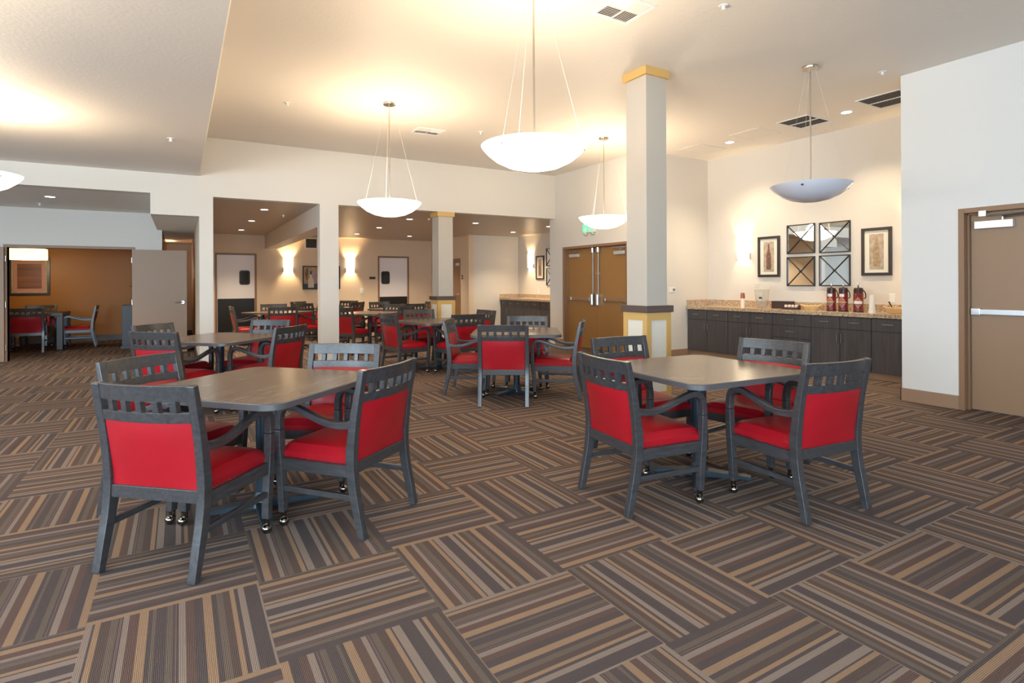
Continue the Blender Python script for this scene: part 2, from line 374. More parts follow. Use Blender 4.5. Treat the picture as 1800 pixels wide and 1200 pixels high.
for k, (a, b) in enumerate(((-5.3, -2.7), (-1.5, 1.1))):
    root = sroot('window_%d' % (k + 6))
    obj('window_frame', boxes((a, a + 0.05, YF - 0.09, YF - 0.03, 0.35, 2.5), (b - 0.05, b, YF - 0.09, YF - 0.03, 0.35, 2.5), (a, b, YF - 0.09, YF - 0.03, 0.35, 0.4), (a, b, YF - 0.09, YF - 0.03, 2.45, 2.5), ((a + b) / 2 - 0.025, (a + b) / 2 + 0.025, YF - 0.09, YF - 0.03, 0.35, 2.5)), 'white', root)
# baseboards
BH = 0.142
struct('baseboard_right', boxes((XR - 0.014, XR, RY1, 3.254, 0, BH), (XR - 0.014, XR, YF, RY0, 0, BH), (XR - 0.014, XC, 3.24, 3.254, 0, BH)), 'trim', 0.003)
struct('baseboard_recess', boxes((XR, 8.12, 7.336, 7.35, 0, 0.11)), 'trim', 0.003)
struct('baseboard_back', boxes((XR - 0.014, XR, DY1, YB, 0, BH), (XR - 0.014, XR, 7.35, DY0, 0, BH)), 'trim', 0.003)
struct('baseboard_kitchen', boxes((-0.3, 0.26, YK - 0.014, YK, 0, 0.12), (0.246, 0.26, YB + 0.2, YK, 0, 0.12), (1.86, 5.3, YK - 0.014, YK, 0, 0.12), (6.35, 7.1, YK - 0.014, YK, 0, 0.12)), 'band', 0.003)
struct('baseboard_dining', boxes((-5.2, -0.45, 16.586, 16.6, 0, 0.14)), 'band', 0.003)

# ---------------------------------------------------------------- pillars
def pillar(name, x0, x1, y0, y1, ztop, label):
    t = sroot(name); tag(t, label, 'pillar')
    obj('shaft', boxes((x0, x1, y0, y1, 1.075, ztop)), 'pillar', t, smooth=False)
    g = 0.03
    obj('cap_trim', boxes((x0 - g, x1 + g, y0 - g, y1 + g, ztop - 0.085, ztop)), 'gold', t, 0.002)
    obj('chair_rail', boxes((x0 - 0.05, x1 + 0.05, y0 - 0.05, y1 + 0.05, 1.012, 1.085)), 'band', t, 0.003)
    a, b, c, d = x0 - 0.03, x1 + 0.03, y0 - 0.03, y1 + 0.03
    bm = new(); bx(bm, a + 0.012, b - 0.012, c + 0.012, d - 0.012, 0, 1.012, 1)
    for (p, q) in ((a, a + 0.065), (b - 0.065, b)):
        for (r_, s_) in ((c, c + 0.065), (d - 0.065, d)): bx(bm, p, q, r_, s_, 0.16, 0.93)
    for z0, z1 in ((0, 0.16), (0.93, 1.012)): bx(bm, a, b, c, d, z0, z1)
    obj('panelled_base', bm, ['gold', 'inset'], t, smooth=False)
pillar('pillar', 4.285, 4.58, 4.45, 4.76, ZC, 'tall square pillar with ochre cap beside the near right-hand table')
pillar('pillar_far', 4.285, 4.585, 10.06, 10.37, ZH, 'short square pillar with ochre cap standing under the far header')

# ---------------------------------------------------------------- doors
def push_bar(parent, length, x, y0, z):           # bar on a door whose face looks to -x
    bm = new(); bx(bm, x - 0.045, x - 0.012, y0, y0 + length, z - 0.028, z + 0.028); bx(bm, x - 0.012, x, y0 + 0.02, y0 + length - 0.02, z - 0.02, z + 0.02)
    b = obj('push_bar', bm, 'steel', parent, 0.004)
    bm = new(); bx(bm, x - 0.05, x, y0 - 0.02, y0 + 0.06, z - 0.036, z + 0.036); bx(bm, x - 0.05, x, y0 + length - 0.06, y0 + length + 0.02, z - 0.036, z + 0.036); obj('bar_end', bm, 'steel', b, 0.005)
# right-hand single door
d = sroot('door_1')
X0 = XR + 0.10
obj('door_frame', boxes((XR - 0.012, XR + 0.13, RY1 - 0.05, RY1, 0, 2.082), (XR - 0.012, XR + 0.13, RY0, RY0 + 0.05, 0, 2.082), (XR - 0.012, XR + 0.13, RY0 + 0.05, RY1 - 0.05, 2.032, 2.082), (XR + 0.06, XR + 0.13, RY1 - 0.068, RY1 - 0.05, 0, 2.032), (XR + 0.06, XR + 0.13, RY0 + 0.05, RY1 - 0.05, 2.014, 2.032)), 'frame', d, 0.003)
leaf = obj('leaf', boxes((X0, X0 + 0.045, RY0 + 0.055, RY1 - 0.07, 0.012, 2.014)), 'door', d, 0.002)
push_bar(leaf, 0.80, X0, RY0 + 0.1, 1.02)
bm = new(); bx(bm, X0 - 0.06, X0, 2.27, 2.585, 1.865, 1.945); c = obj('closer', bm, 'silver', leaf, 0.006)
bm = new(); tube(bm, [(X0 - 0.03, 2.36, 1.945), (X0 - 0.03, 2.36, 1.975)], 0.012); tube(bm, [(X0 - 0.03, 2.36, 1.975), (XR + 0.0, 1.95, 1.985)], 0.011); tube(bm, [(XR - 0.01, 1.90, 2.0), (XR - 0.01, 2.50, 2.0)], 0.011); bx(bm, XR - 0.03, XR + 0.01, 2.46, 2.52, 1.985, 2.04); obj('closer_arm', bm, 'steel', c)
# double doors
d = sroot('door_2')
obj('door_frame', boxes((XR - 0.012, XR + 0.14, DY1 - 0.05, DY1, 0, DZ), (XR - 0.012, XR + 0.14, DY0, DY0 + 0.05, 0, DZ), (XR - 0.012, XR + 0.14, DY0 + 0.05, DY1 - 0.05, DZ - 0.05, DZ), (XR + 0.07, XR + 0.13, DY1 - 0.07, DY1 - 0.05, 0, DZ - 0.05)), 'frame', d, 0.003)
YM = (DY0 + DY1) / 2
for s_, (a, b) in ((1, (YM + 0.003, DY1 - 0.053)), (-1, (DY0 + 0.053, YM - 0.003))):
    leaf = obj('leaf', boxes((X0, X0 + 0.045, a, b, 0.012, DZ - 0.055)), 'door_warm', d, 0.002)
    push_bar(leaf, 0.66, X0, (a + 0.2) if s_ > 0 else (a + 0.06), 1.0)
    ry = YM + s_ * 0.085
    bm = new(); tube(bm, [(X0 - 0.035, ry, 1.0), (X0 - 0.035, ry, 1.99)], 0.013); cyl(bm, (X0 - 0.06, ry, 0.90), (X0 - 0.06, ry, 1.10), 0.045); cyl(bm, (X0 - 0.045, ry, 1.93), (X0 - 0.045, ry, 2.02), 0.04); bx(bm, X0 - 0.05, X0, ry - 0.02, ry + 0.02, 1.50, 1.53); bx(bm, X0 - 0.06, X0, ry - 0.04, ry + 0.04, 0.88, 1.12)
    obj('vertical_rod', bm, 'steel', leaf)
    cy = (b - 0.40) if s_ > 0 else (a + 0.10)
    bm = new(); bx(bm, X0 - 0.06, X0, cy, cy + 0.30, 1.86, 1.925); obj('closer', bm, 'silver', leaf, 0.005)
    bm = new(); tube(bm, [(X0 - 0.03, cy + 0.15, 1.92), (X0 - 0.03, cy + 0.15, 1.965), (XR + 0.01, cy - 0.05, 1.975)], 0.01); tube(bm, [(XR, cy - 0.1, 1.985), (XR, cy + 0.3, 1.985)], 0.012); obj('closer_arm', bm, 'steel', leaf)
# kitchen swing doors
def swing_door(name, x0, x1, win_x, kick):
    d = sroot(name)
    a, b = x0 + 0.05, x1 - 0.05
    obj('door_frame', boxes((x0, x0 + 0.05, YK - 0.015, YK + 0.1, 0, 2.19), (x1 - 0.05, x1, YK - 0.015, YK + 0.1, 0, 2.19), (x0 + 0.05, x1 - 0.05, YK - 0.015, YK + 0.1, 2.14, 2.19)), 'frame', d, 0.003)
    leaf = obj('leaf', boxes((a + 0.005, b - 0.005, YK + 0.02, YK + 0.06, 0.012, 2.135)), 'kdoor', d, 0.003)
    obj('kick_plate', boxes((a + 0.005, b - 0.005, YK + 0.012, YK + 0.0195, 0.014, kick)), 'black', leaf)
    def rr(w_, h_, r_):
        pts = []
        for cx_, cz_, a0 in ((w_ - r_, h_ - r_, 0), (-w_ + r_, h_ - r_, 90), (-w_ + r_, -h_ + r_, 180), (w_ - r_, -h_ + r_, 270)):
            for k in range(6): pts.append((cx_ + r_ * math.cos(R(a0 + k * 18)), cz_ + r_ * math.sin(R(a0 + k * 18))))
        return pts
    bm = new(); poly(bm, [(win_x + p, 1.515 + q_) for p, q_ in rr(0.135, 0.20, 0.06)], 'y', YK + 0.008, YK + 0.02); g = obj('window_gasket', bm, 'black', leaf)
    bm = new(); poly(bm, [(win_x + p, 1.515 + q_) for p, q_ in rr(0.10, 0.165, 0.04)], 'y', YK + 0.004, YK + 0.0085); obj('pane', bm, 'pane', g)
swing_door('door_3', 0.82, 1.855, 1.55, 0.935)
swing_door('door_4', 5.32, 6.335, 5.57, 0.915)
# side door in the back dining room
d = sroot('door_5')
obj('door_frame', boxes((7.09, 7.2, 15.05, 15.1, 0, 2.06), (7.09, 7.2, 15.92, 15.97, 0, 2.06), (7.09, 7.2, 15.1, 15.92, 2.01, 2.06)), 'frame', d)
leaf = obj('leaf', boxes((7.14, 7.18, 15.1, 15.92, 0.012, 2.01)), 'frame', d)
bm = new(); bx(bm, 7.08, 7.14, 15.12, 15.35, 1.85, 1.93); obj('closer', bm, 'silver', leaf, 0.004)
bm = new(); cyl(bm, (7.14, 15.17, 1.0), (7.09, 15.17, 1.0), 0.03); tube(bm, [(7.09, 15.17, 1.0), (7.085, 15.29, 1.0)], 0.01); obj('lever_handle', bm, 'steel', leaf)
# hall double doors, both leaves folded back against the wall
d = sroot('door_6')
obj('door_frame', boxes((-2.65, -2.60, 12.935, 13.1, 0, 2.05), (-0.79, -0.74, 12.935, 13.1, 0, 2.05), (-2.60, -0.79, 12.935, 13.1, 2.0, 2.05)), 'frame', d, 0.003)
leaf = obj('leaf', boxes((-0.785, 0.115, 12.87, 12.913, 0.012, 2.0)), 'door', d, 0.002)
bm = new(); cyl(bm, (0.045, 12.87, 0.985), (0.045, 12.815, 0.985), 0.03); tube(bm, [(0.045, 12.815, 0.985), (-0.085, 12.815, 0.985)], 0.011); obj('lever_handle', bm, 'steel', leaf)
bm = new()
for z in (0.25, 1.0, 1.8): cyl(bm, (-0.79, 12.92, z - 0.05), (-0.79, 12.92, z + 0.05), 0.01)
obj('hinge', bm, 'steel', leaf)
leaf = obj('leaf', boxes((-3.51, -2.63, 12.87, 12.913, 0.012, 2.0)), 'door', d, 0.002)
bm = new()
for z in (0.25, 1.0, 1.8): cyl(bm, (-2.615, 12.915, z - 0.05), (-2.615, 12.915, z + 0.05), 0.01)
obj('hinge', bm, 'steel', leaf)

# ---------------------------------------------------------------- chair
def post_y(z): return -0.234 - 0.071 * (z - 0.45) / 0.437 if z > 0.45 else -0.234
def bowed(bm, x0, x1, z0, z1, th, nx, bow=0.035, mi=0):
    """rail between the posts that leans with them and bows backwards"""
    rings = []
    for i in range(nx + 1):
        x = x0 + (x1 - x0) * i / nx; b = -bow * (1 - (x / 0.235) ** 2)
        rings.append([bm.verts.new((x, post_y(z0) + b - th / 2, z0)), bm.verts.new((x, post_y(z0) + b + th / 2, z0)), bm.verts.new((x, post_y(z1) + b + th / 2, z1)), bm.verts.new((x, post_y(z1) + b - th / 2, z1))])
    skin(bm, rings, mi)
def make_chair(label):
    t = thing('dining_armchair', label, 'chair')
    wd = 'wood'
    for s in (-1, 1):
        x0, x1 = (s * 0.277, s * 0.234)
        a, b = min(x0, x1), max(x0, x1)
        bm = new(); ribbon(bm, crv([(-0.305, 0.0, 0.036), (-0.276, 0.13, 0.043), (-0.246, 0.27, 0.050), (-0.234, 0.40, 0.052), (-0.242, 0.52, 0.049), (-0.262, 0.66, 0.042), (-0.2925, 0.81, 0.035), (-0.308, 0.887, 0.030)]), a, b)
        obj('leg', bm, wd, t, 0.004)
        bm = new(); ribbon(bm, crv([(0.221, 0.078, 0.034), (0.226, 0.18, 0.040), (0.238, 0.32, 0.044), (0.246, 0.43, 0.042), (0.247, 0.53, 0.038)]), a, b)
        fl = obj('leg', bm, wd, t, 0.004)
        bm = new(); cx = (a + b) / 2
        cyl(bm, (cx, 0.221, 0.048), (cx, 0.221, 0.0775), 0.013, 0.017); sph(bm, (cx + s * 0.006, 0.212, 0.0265), 0.0265, 16); bx(bm, cx - 0.012, cx + 0.012, 0.205, 0.232, 0.03, 0.052)
        obj('caster', bm, 'chrome', fl)
        bm = new(); ribbon(bm, crv([(-0.24, 0.598, 0.042), (-0.16, 0.586, 0.036), (-0.06, 0.596, 0.033), (0.05, 0.632, 0.033), (0.14, 0.660, 0.034), (0.20, 0.660, 0.036), (0.236, 0.628, 0.037), (0.247, 0.575, 0.037), (0.247, 0.5305, 0.038)], 6), a + 0.001, b - 0.001)
        obj('arm', bm, wd, t, 0.005)
        bm = new(); bx(bm, s * 0.256 - 0.012, s * 0.256 + 0.012, -0.245, 0.225, 0.195, 0.226, top=None)
        obj('stretcher', bm, wd, t, 0.003)
    bm = new()
    for s in (-1, 1): bx(bm, s * 0.254 - 0.014, s * 0.254 + 0.014, -0.21, 0.225, 0.315, 0.378)
    bx(bm, -0.234, 0.234, 0.214, 0.242, 0.315, 0.378); bx(bm, -0.234, 0.234, -0.255, -0.222, 0.335, 0.395)
    obj('seat_frame', bm, wd, t, 0.003)
    # top rail with six square openings
    bm = new(); bowed(bm, -0.2345, 0.2345, 0.812, 0.885, 0.028, 14); bowed(bm, -0.2345, 0.2345, 0.712, 0.760, 0.028, 14)
    hole, slat = 0.0525, 0.0305
    x = -0.2345 + hole
    for k in range(5):
        bowed(bm, x, x + slat, 0.760, 0.812, 0.0275, 1); x += hole + slat
    obj('top_rail', bm, wd, t, 0.002)
    # upholstered back
    bm = new(); nx, nz = 10, 8; F = []; B_ = []
    for j in range(nz + 1):
        z = 0.392 + (0.714 - 0.392) * j / nz; rf = []; rb = []
        for i in range(nx + 1):
            x = -0.231 + 0.462 * i / nx; u = 2 * i / nx - 1; v = 2 * j / nz - 1
            puff = (1 - u ** 4) * (1 - v ** 4); bw = -0.034 * (1 - u * u) * max(0, (z - 0.392) / 0.322)
            rf.append(bm.verts.new((x, post_y(z) + bw + 0.012 + 0.016 * puff, z))); rb.append(bm.verts.new((x, post_y(z) + bw - 0.010 - 0.010 * puff, z)))
        F.append(rf); B_.append(rb)
    for j in range(nz):
        for i in range(nx):
            bm.faces.new((F[j][i], F[j][i + 1], F[j + 1][i + 1], F[j + 1][i])); bm.faces.new((B_[j][i + 1], B_[j][i], B_[j + 1][i], B_[j + 1][i + 1]))
    for j in range(nz):
        bm.faces.new((F[j][0], F[j + 1][0], B_[j + 1][0], B_[j][0])); bm.faces.new((F[j][nx], B_[j][nx], B_[j + 1][nx], F[j + 1][nx]))
    for i in range(nx):
        bm.faces.new((F[0][i], B_[0][i], B_[0][i + 1], F[0][i + 1])); bm.faces.new((F[nz][i], F[nz][i + 1], B_[nz][i + 1], B_[nz][i]))
    obj('back_pad', bm, 'red', t)
    # domed seat cushion
    bm = new(); n = 14; rows = []
    for j in range(n + 1):
        row = []
        for i in range(n + 1):
            u = 2 * i / n - 1; v = 2 * j / n - 1
            hw = 0.2445 + 0.002 * v
            x = hw * u; yy = 0.026 + 0.236 * v
            e = max(abs(u), abs(v)); dome = (1 - abs(u) ** 6) ** 0.5 * (1 - abs(v) ** 6) ** 0.5 if e < 1 else 0
            row.append(bm.verts.new((x, yy, 0.412 + 0.052 * dome)))
        rows.append(row)
    for j in range(n):
        for i in range(n): bm.faces.new((rows[j][i], rows[j][i + 1], rows[j + 1][i + 1], rows[j + 1][i]))
    bd = [rows[0][i] for i in range(n + 1)] + [rows[j][n] for j in range(1, n + 1)] + [rows[n][i] for i in range(n - 1, -1, -1)] + [rows[j][0] for j in range(n - 1, 0, -1)]
    lo = [bm.verts.new((v.co.x * 0.985, (v.co.y - 0.026) * 0.985 + 0.026, 0.379)) for v in bd]
    for k in range(len(bd)): bm.faces.new((bd[k], bd[(k + 1) % len(bd)], lo[(k + 1) % len(bd)], lo[k]))
    bm.faces.new(lo[::-1])
    obj('seat', bm, 'red', t)
    return t
CH = make_chair('red vinyl dining armchair')
ch_used = [False]
def chair(x, y, face, label, group):
    """x, y: middle of the back's top edge; face: direction the sitter looks, degrees from +x"""
    a = R(face); loc = (x + 0.322 * math.cos(a), y + 0.322 * math.sin(a), 0); rz = a - PI / 2
    if not ch_used[0]:
        ch_used[0] = True; CH.location = loc; CH.rotation_euler = (0, 0, rz); CH['label'] = label; CH['group'] = group
    else: dup(CH, loc, rz, label, group)

# ---------------------------------------------------------------- dining table
def make_table(label):
    t = thing('dining_table', label, 'table')
    s, r_ = 0.525, 0.10; pts = []
    for cx_, cy_, a0 in ((s - r_, s - r_, 0), (-s + r_, s - r_, 90), (-s + r_, -s + r_, 180), (s - r_, -s + r_, 270)):
        for k in range(8): pts.append((cx_ + r_ * math.cos(R(a0 + k * 90 / 7)), cy_ + r_ * math.sin(R(a0 + k * 90 / 7))))
    bm = new()
    A = [bm.verts.new((p[0], p[1], 0.716)) for p in pts]; B_ = [bm.verts.new((p[0], p[1], 0.745)) for p in pts]
    C_ = [bm.verts.new((p[0] * 0.993, p[1] * 0.993, 0.75)) for p in pts]
    n = len(pts)
    for k in range(n):
        bm.faces.new((A[k], A[(k + 1) % n], B_[(k + 1) % n], B_[k])).material_index = 1
        bm.faces.new((B_[k], B_[(k + 1) % n], C_[(k + 1) % n], C_[k])).material_index = 1
    bm.faces.new(A[::-1]).material_index = 1; bm.faces.new(C_)
    obj('tabletop', bm, ['laminate', 'edge'], t)
    bm = new(); cyl(bm, (0, 0, 0.045), (0, 0, 0.705), 0.039, seg=24); cyl(bm, (0, 0, 0.045), (0, 0, 0.10), 0.06, 0.041, 24); obj('column', bm, 'iron', t)
    bm = new(); bx(bm, -0.2, 0.2, -0.04, 0.04, 0.7, 0.7155); bx(bm, -0.04, 0.04, -0.2, 0.2, 0.7, 0.7155); obj('top_bracket', bm, 'iron', t)
    bm = new(); cyl(bm, (0, 0, 0.018), (0, 0, 0.055), 0.075, 0.065, 24)
    for k in range(4):
        a = R(45 + 90 * k); c, s_ = math.cos(a), math.sin(a)
        P = lambda q, w_, z: (c * q - s_ * w_, s_ * q + c * w_, z)
        lo = [bm.verts.new(P(*v)) for v in ((0.04, -0.045, 0.012), (0.335, -0.028, 0.012), (0.335, 0.028, 0.012), (0.04, 0.045, 0.012))]
        hi = [bm.verts.new(P(*v)) for v in ((0.04, -0.045, 0.052), (0.335, -0.028, 0.030), (0.335, 0.028, 0.030), (0.04, 0.045, 0.052))]
        skin(bm, [lo, hi]); cyl(bm, P(0.31, 0, 0), P(0.31, 0, 0.013), 0.018, seg=10)
    obj('cross_base', bm, 'iron', t)
    return t
TB = make_table('square pedestal table')
tb_used = [False]
def table(x, y, rot, label):
    if not tb_used[0]:
        tb_used[0] = True; TB.location = (x, y, 0); TB.rotation_euler = (0, 0, R(rot)); TB['label'] = label; TB['group'] = 'square dining tables'
    else: dup(TB, (x, y, 0), R(rot), label, 'square dining tables')
def rung(cx, cy, f, d=0.902): return cx - d * math.cos(R(f)), cy - d * math.sin(R(f)), f

g = 'armchairs around the near left table'
table(0.425, 3.685, 42, 'square wood-look pedestal table nearest the camera on the left, clear top')
chair(-0.156, 3.058, 48, 'armchair with pink-lit red back panel, the closest chair on the left', g)
chair(1.030, 3.084, 128.9, 'armchair at the near left table showing its darker red back beside open carpet', g)
chair(-0.226, 4.257, -47.1, 'armchair at the near left table half hidden behind the closest pink-lit chair', g)
chair(1.079, 4.311, -126.9, 'armchair with pale blue shine on its rail, across the near left table', g)
g = 'armchairs around the near right table'
table(3.085, 2.712, -4, 'square wood-look pedestal table nearest the camera on the right, near the tall pillar')
chair(2.202, 2.69, -6.5, 'armchair on the left side of the near right table, its back half turned to us', g)
chair(3.222, 1.812, 84, 'armchair showing its back at the front of the near right table, nearest the exit door', g)
chair(3.138, 3.601, -93.8, 'armchair at the near right table standing in front of the tall pillar', g)
chair(3.969, 2.741, -172.8, 'armchair at the near right table facing us in front of the dark cabinets', g)
g = 'armchairs around the middle table'
table(3.535, 5.905, 58, 'square table in the middle, in front of the double doors, with a bright reflection')
chair(2.984, 5.269, 57, 'armchair with its red back squarely toward us at the middle table', g)
chair(2.856, 6.443, -37, 'side-on armchair on the left of the middle table with pale lit frame', g)
chair(4.106, 5.326, 139, 'side-on armchair on the right of the middle table by the double doors', g)
chair(4.068, 6.508, -123, 'armchair at the far side of the middle table with bluish top rail', g)
g = 'armchairs around the table by the hall'
cx, cy = 0.38, 7.03
table(cx, cy, 45, 'square table behind the near left one, in front of the narrow wall column')
for f, lb in ((47, 'armchair with pink back panel at the hall-side table, nearest the near left table'), (137, 'armchair with orange-red back turned to us at the table by the narrow wall column'),
              (-43, 'armchair facing us by the open brown hall door'), (-133, 'armchair with pale blue rail at the far side of the hall-side table')):
    chair(*rung(cx, cy, f), lb, g)
g = 'armchairs around the table by the far pillar'
cx, cy = 3.52, 8.25
table(cx, cy, 8, 'square table just in front of the wide far opening, partly behind the middle table')
for f, lb in ((8, 'armchair with pink-red back standing between the near left and middle tables'), (95, 'armchair showing its dark red back just behind the middle table'),
              (-90, 'armchair facing us in front of the short far pillar'), (185, 'armchair facing left beside the far double doors, upright red front')):
    chair(*rung(cx, cy, f), lb, g)
g = 'armchairs in the back dining room'
cx, cy = 1.78, 12.76
table(cx, cy, 40, 'square table inside the left opening near the dark-bottomed kitchen door')
for f, lb in ((2, 'side-on armchair right before the black kick panel of the left kitchen door'), (88, 'armchair with its back toward us in the left opening, bright gaps in its rail'),
              (-92, 'armchair facing us at the far side of the table in the left opening'), (182, 'armchair with orange-lit seat next to the narrow column in the left opening')):
    chair(*rung(cx, cy, f), lb, g)
cx, cy = 3.3, 11.3
table(cx, cy, 38, 'square table directly to the right of the second wall column in the back room')
for f, lb in ((37, 'armchair with magenta back panel directly right of the second wall column'), (127, 'armchair with dark back turned obliquely, right of the second column table'),
              (217, 'armchair facing us with grey rail, beyond the second column table'), (-53, 'armchair mostly hidden behind the second wall column')):
    chair(*rung(cx, cy, f), lb, g)
cx, cy = 3.15, 14.4
table(cx, cy, 40, 'square table deep in the back room, mostly hidden by the second wall column')
for f, lb in ((40, 'armchair seen just left of the second column, behind the orange-lit seat'), (-50, 'small far armchair below the framed bottle print'),
              (220, 'far armchair facing us just under the right kitchen wall lamp'), (130, 'far armchair with curved dark rail below the white wall switch')):
    chair(*rung(cx, cy, f), lb, g)
cx, cy = 4.4, 12.73
table(cx, cy, 30, 'square table in the back room before the right kitchen door')
for f, lb in ((-78, 'armchair facing us directly below the right kitchen door window'), (92, 'armchair with dark back seen before the right kitchen door jamb'), (188, 'far armchair with bright orange front left of the short far pillar')):
    chair(*rung(cx, cy, f), lb, g)
g = 'armchairs in the private dining room'
chair(-2.60, 14.30, 94, 'dark armchair with its back to us under the framed landscape, inside the orange room', g)
chair(-1.56, 15.25, 183, 'side-on armchair facing left in the orange-walled room', g)
chair(-2.68, 16.24, -90, 'armchair at the far side of the dark table, under the framed landscape', g)
t = thing('private_dining_table', 'dark square table with thick legs in the orange-walled room', 'table', (-2.62, 15.28, 0), 0)
obj('tabletop', boxes((-0.52, 0.52, -0.5, 0.5, 0.695, 0.76)), 'darkwood', t, 0.004)
for sx in (-1, 1):
    for sy in (-1, 1):
        obj('leg', boxes((min(sx * 0.42, sx * 0.52), max(sx * 0.42, sx * 0.52), min(sy * 0.40, sy * 0.5), max(sy * 0.40, sy * 0.5), 0, 0.695)), 'darkwood', t, 0.003)
t = thing('storage_cabinet', 'charcoal low cabinet just inside the orange room beside the open door', 'cabinet', (-0.75, 14.55, 0))
obj('body', boxes((-0.30, 0.28, -0.28, 0.3, 0.06, 0.88)), 'darkcab', t, 0.003); obj('top', boxes((-0.31, 0.29, -0.29, 0.31, 0.88, 0.9)), 'darkcab', t); obj('plinth', boxes((-0.32, 0.29, -0.3, 0.31, 0, 0.06)), 'darkcab', t)

# ---------------------------------------------------------------- pendants
def make_pendant(z_ceiling, lit, label, loc):
    t = thing('bowl_pendant', label, 'pendant lamp', loc, 0, 'bowl pendant lamps')
    h = z_ceiling
    bm = new(); lathe(bm, [(0.0, 2.187), (0.10, 2.192), (0.20, 2.215), (0.29, 2.258), (0.355, 2.310), (0.392, 2.352), (0.400, 2.366), (0.392, 2.366), (0.345, 2.316), (0.28, 2.266), (0.19, 2.224), (0.10, 2.202), (0.0, 2.198)], 48)
    bowl = obj('bowl', bm, 'lit' if lit else 'unlit', t)
    for k in range(3):
        bm = new(); a = R(200 + 120 * k); p = Vector((math.cos(a), math.sin(a), 0)); q = Vector((-math.sin(a), math.cos(a), 0))
        c = p * 0.374 + Vector((0, 0, 2.327))
        for dv in (q, Vector((0, 0, 1))): tube(bm, [c - dv * 0.014, c + dv * 0.014], 0.004, 6)
        sph(bm, c, 0.008, 8)
        obj('bowl_stud', bm, 'nickel' if lit else 'black', bowl)
    bm = new(); lathe(bm, [(0.0, h - 0.03), (0.075, h - 0.03), (0.08, h - 0.022), (0.08, h), (0.0, h)], 32); obj('canopy', bm, 'nickel', t)
    bm = new(); cyl(bm, (0, 0, 2.198), (0, 0, h - 0.03), 0.008, seg=10); obj('stem', bm, 'nickel', t)
    for k in range(3):
        a = R(200 + 120 * k); bm = new(); tube(bm, [(0.37 * math.cos(a), 0.37 * math.sin(a), 2.345), (0.05 * math.cos(a), 0.05 * math.sin(a), h - 0.03)], 0.0011, 6); obj('wire', bm, 'cable', t)
    if lit: light('pendant_bulb', 'POINT', (loc[0], loc[1], 2.405), 50 if lit is True else lit, WARM, shadow_soft_size=0.16)
    return t
make_pendant(ZC, True, 'lit bowl pendant lamp hanging before the far openings above the hall-side tables', (2.306, 6.985, 0))
make_pendant(ZC, True, 'largest lit bowl pendant lamp, closest to the camera at top centre', (2.306, 3.58, 0))
make_pendant(ZC, True, 'small lit bowl pendant lamp hanging before the green exit sign', (5.80, 6.97, 0))
make_pendant(ZC, False, 'unlit greyish bowl pendant lamp in front of the cabinet wall', (5.82, 3.58, 0))
make_pendant(ZL, 25, 'lit bowl pendant lamp on the low ceiling just outside the left picture edge', (-1.68, 3.58, 0))
make_pendant(ZL, 25, 'lit bowl pendant lamp cut off by the left picture edge', (-1.68, 6.97, 0))
# drum pendant in the private dining room
t = thing('drum_pendant', 'rectangular glowing patterned shade over the dark table in the orange room', 'pendant lamp', (-2.72, 15.2, 0))
sh = obj('shade', boxes((-0.30, 0.30, -0.15, 0.15, 1.86, 2.09)), 'drum', t, 0.01)
bm = new(); cyl(bm, (0, 0, 2.09), (0, 0, 2.55), 0.008); obj('stem', bm, 'nickel', t)
light('drum_bulb', 'POINT', (-2.72, 15.2, 1.75), 17, WARM, shadow_soft_size=0.12)

# ---------------------------------------------------------------- recessed lights, sprinklers, vents
def downlight(x, y, z, label, e=165):
    t = thing('recessed_downlight', label, 'ceiling light', (x, y, z), 0, 'recessed downlights')
    bm = new(); lathe(bm, [(0.064, -0.001), (0.064, -0.005), (0.078, -0.005), (0.082, -0.001), (0.064, -0.001)], 24, caps=False); obj('trim_ring', bm, 'white', t)
    bm = new(); cyl(bm, (0, 0, -0.003), (0, 0, -0.0005), 0.063, seg=24); obj('lens', bm, 'lamp', t)
    light('downlight_beam', 'SPOT', (x, y, z - 0.02), e, (1.0, 0.80, 0.56), (0, 0, 0), spot_size=R(115), spot_blend=0.8, shadow_soft_size=0.06)
downlight(7.82, 6.19, ZC, 'round downlight over the counter, the one nearer the tall pillar', 110)
downlight(7.82, 4.30, ZC, 'round downlight over the counter between the two dark grilles', 110)
for x, y, lb in ((1.345, 11.284, 'downlight nearest the header inside the left opening'), (1.345, 13.436, 'middle downlight of the three inside the left opening'), (1.345, 15.83, 'farthest downlight in the left opening above the kitchen door'),
                 (4.23, 15.667, 'downlight just right of the second column near the far kitchen wall'), (4.235, 13.642, 'downlight left of the far pillar, in the middle of its row'), (4.242, 11.524, 'downlight next to the top of the short far pillar'),
                 (5.784, 15.719, 'downlight above the right kitchen door'), (5.853, 11.585, 'downlight right of the short far pillar'), (7.81, 13.201, 'downlight in front of the alcove wall lamp'), (7.796, 11.452, 'downlight at the edge of the double-door wall in the far opening')):
    downlight(x, y, ZH, lb)
downlight(-1.737, 11.198, ZH, 'single downlight in the grey hall ceiling at far left', 95)
def sprinkler(x, y, z, label):
    bm = new(); lathe(bm, [(0.0, -0.006), (0.036, -0.006), (0.04, 0.0), (0, 0)], 20, 0, (x, y, z)); cyl(bm, (x, y, z - 0.035), (x, y, z - 0.006), 0.012, 0.016, 12); cyl(bm, (x, y, z - 0.04), (x, y, z - 0.035), 0.022, seg=14)
    tag(obj('sprinkler_head', bm, 'white'), label, 'sprinkler', 'ceiling sprinklers')
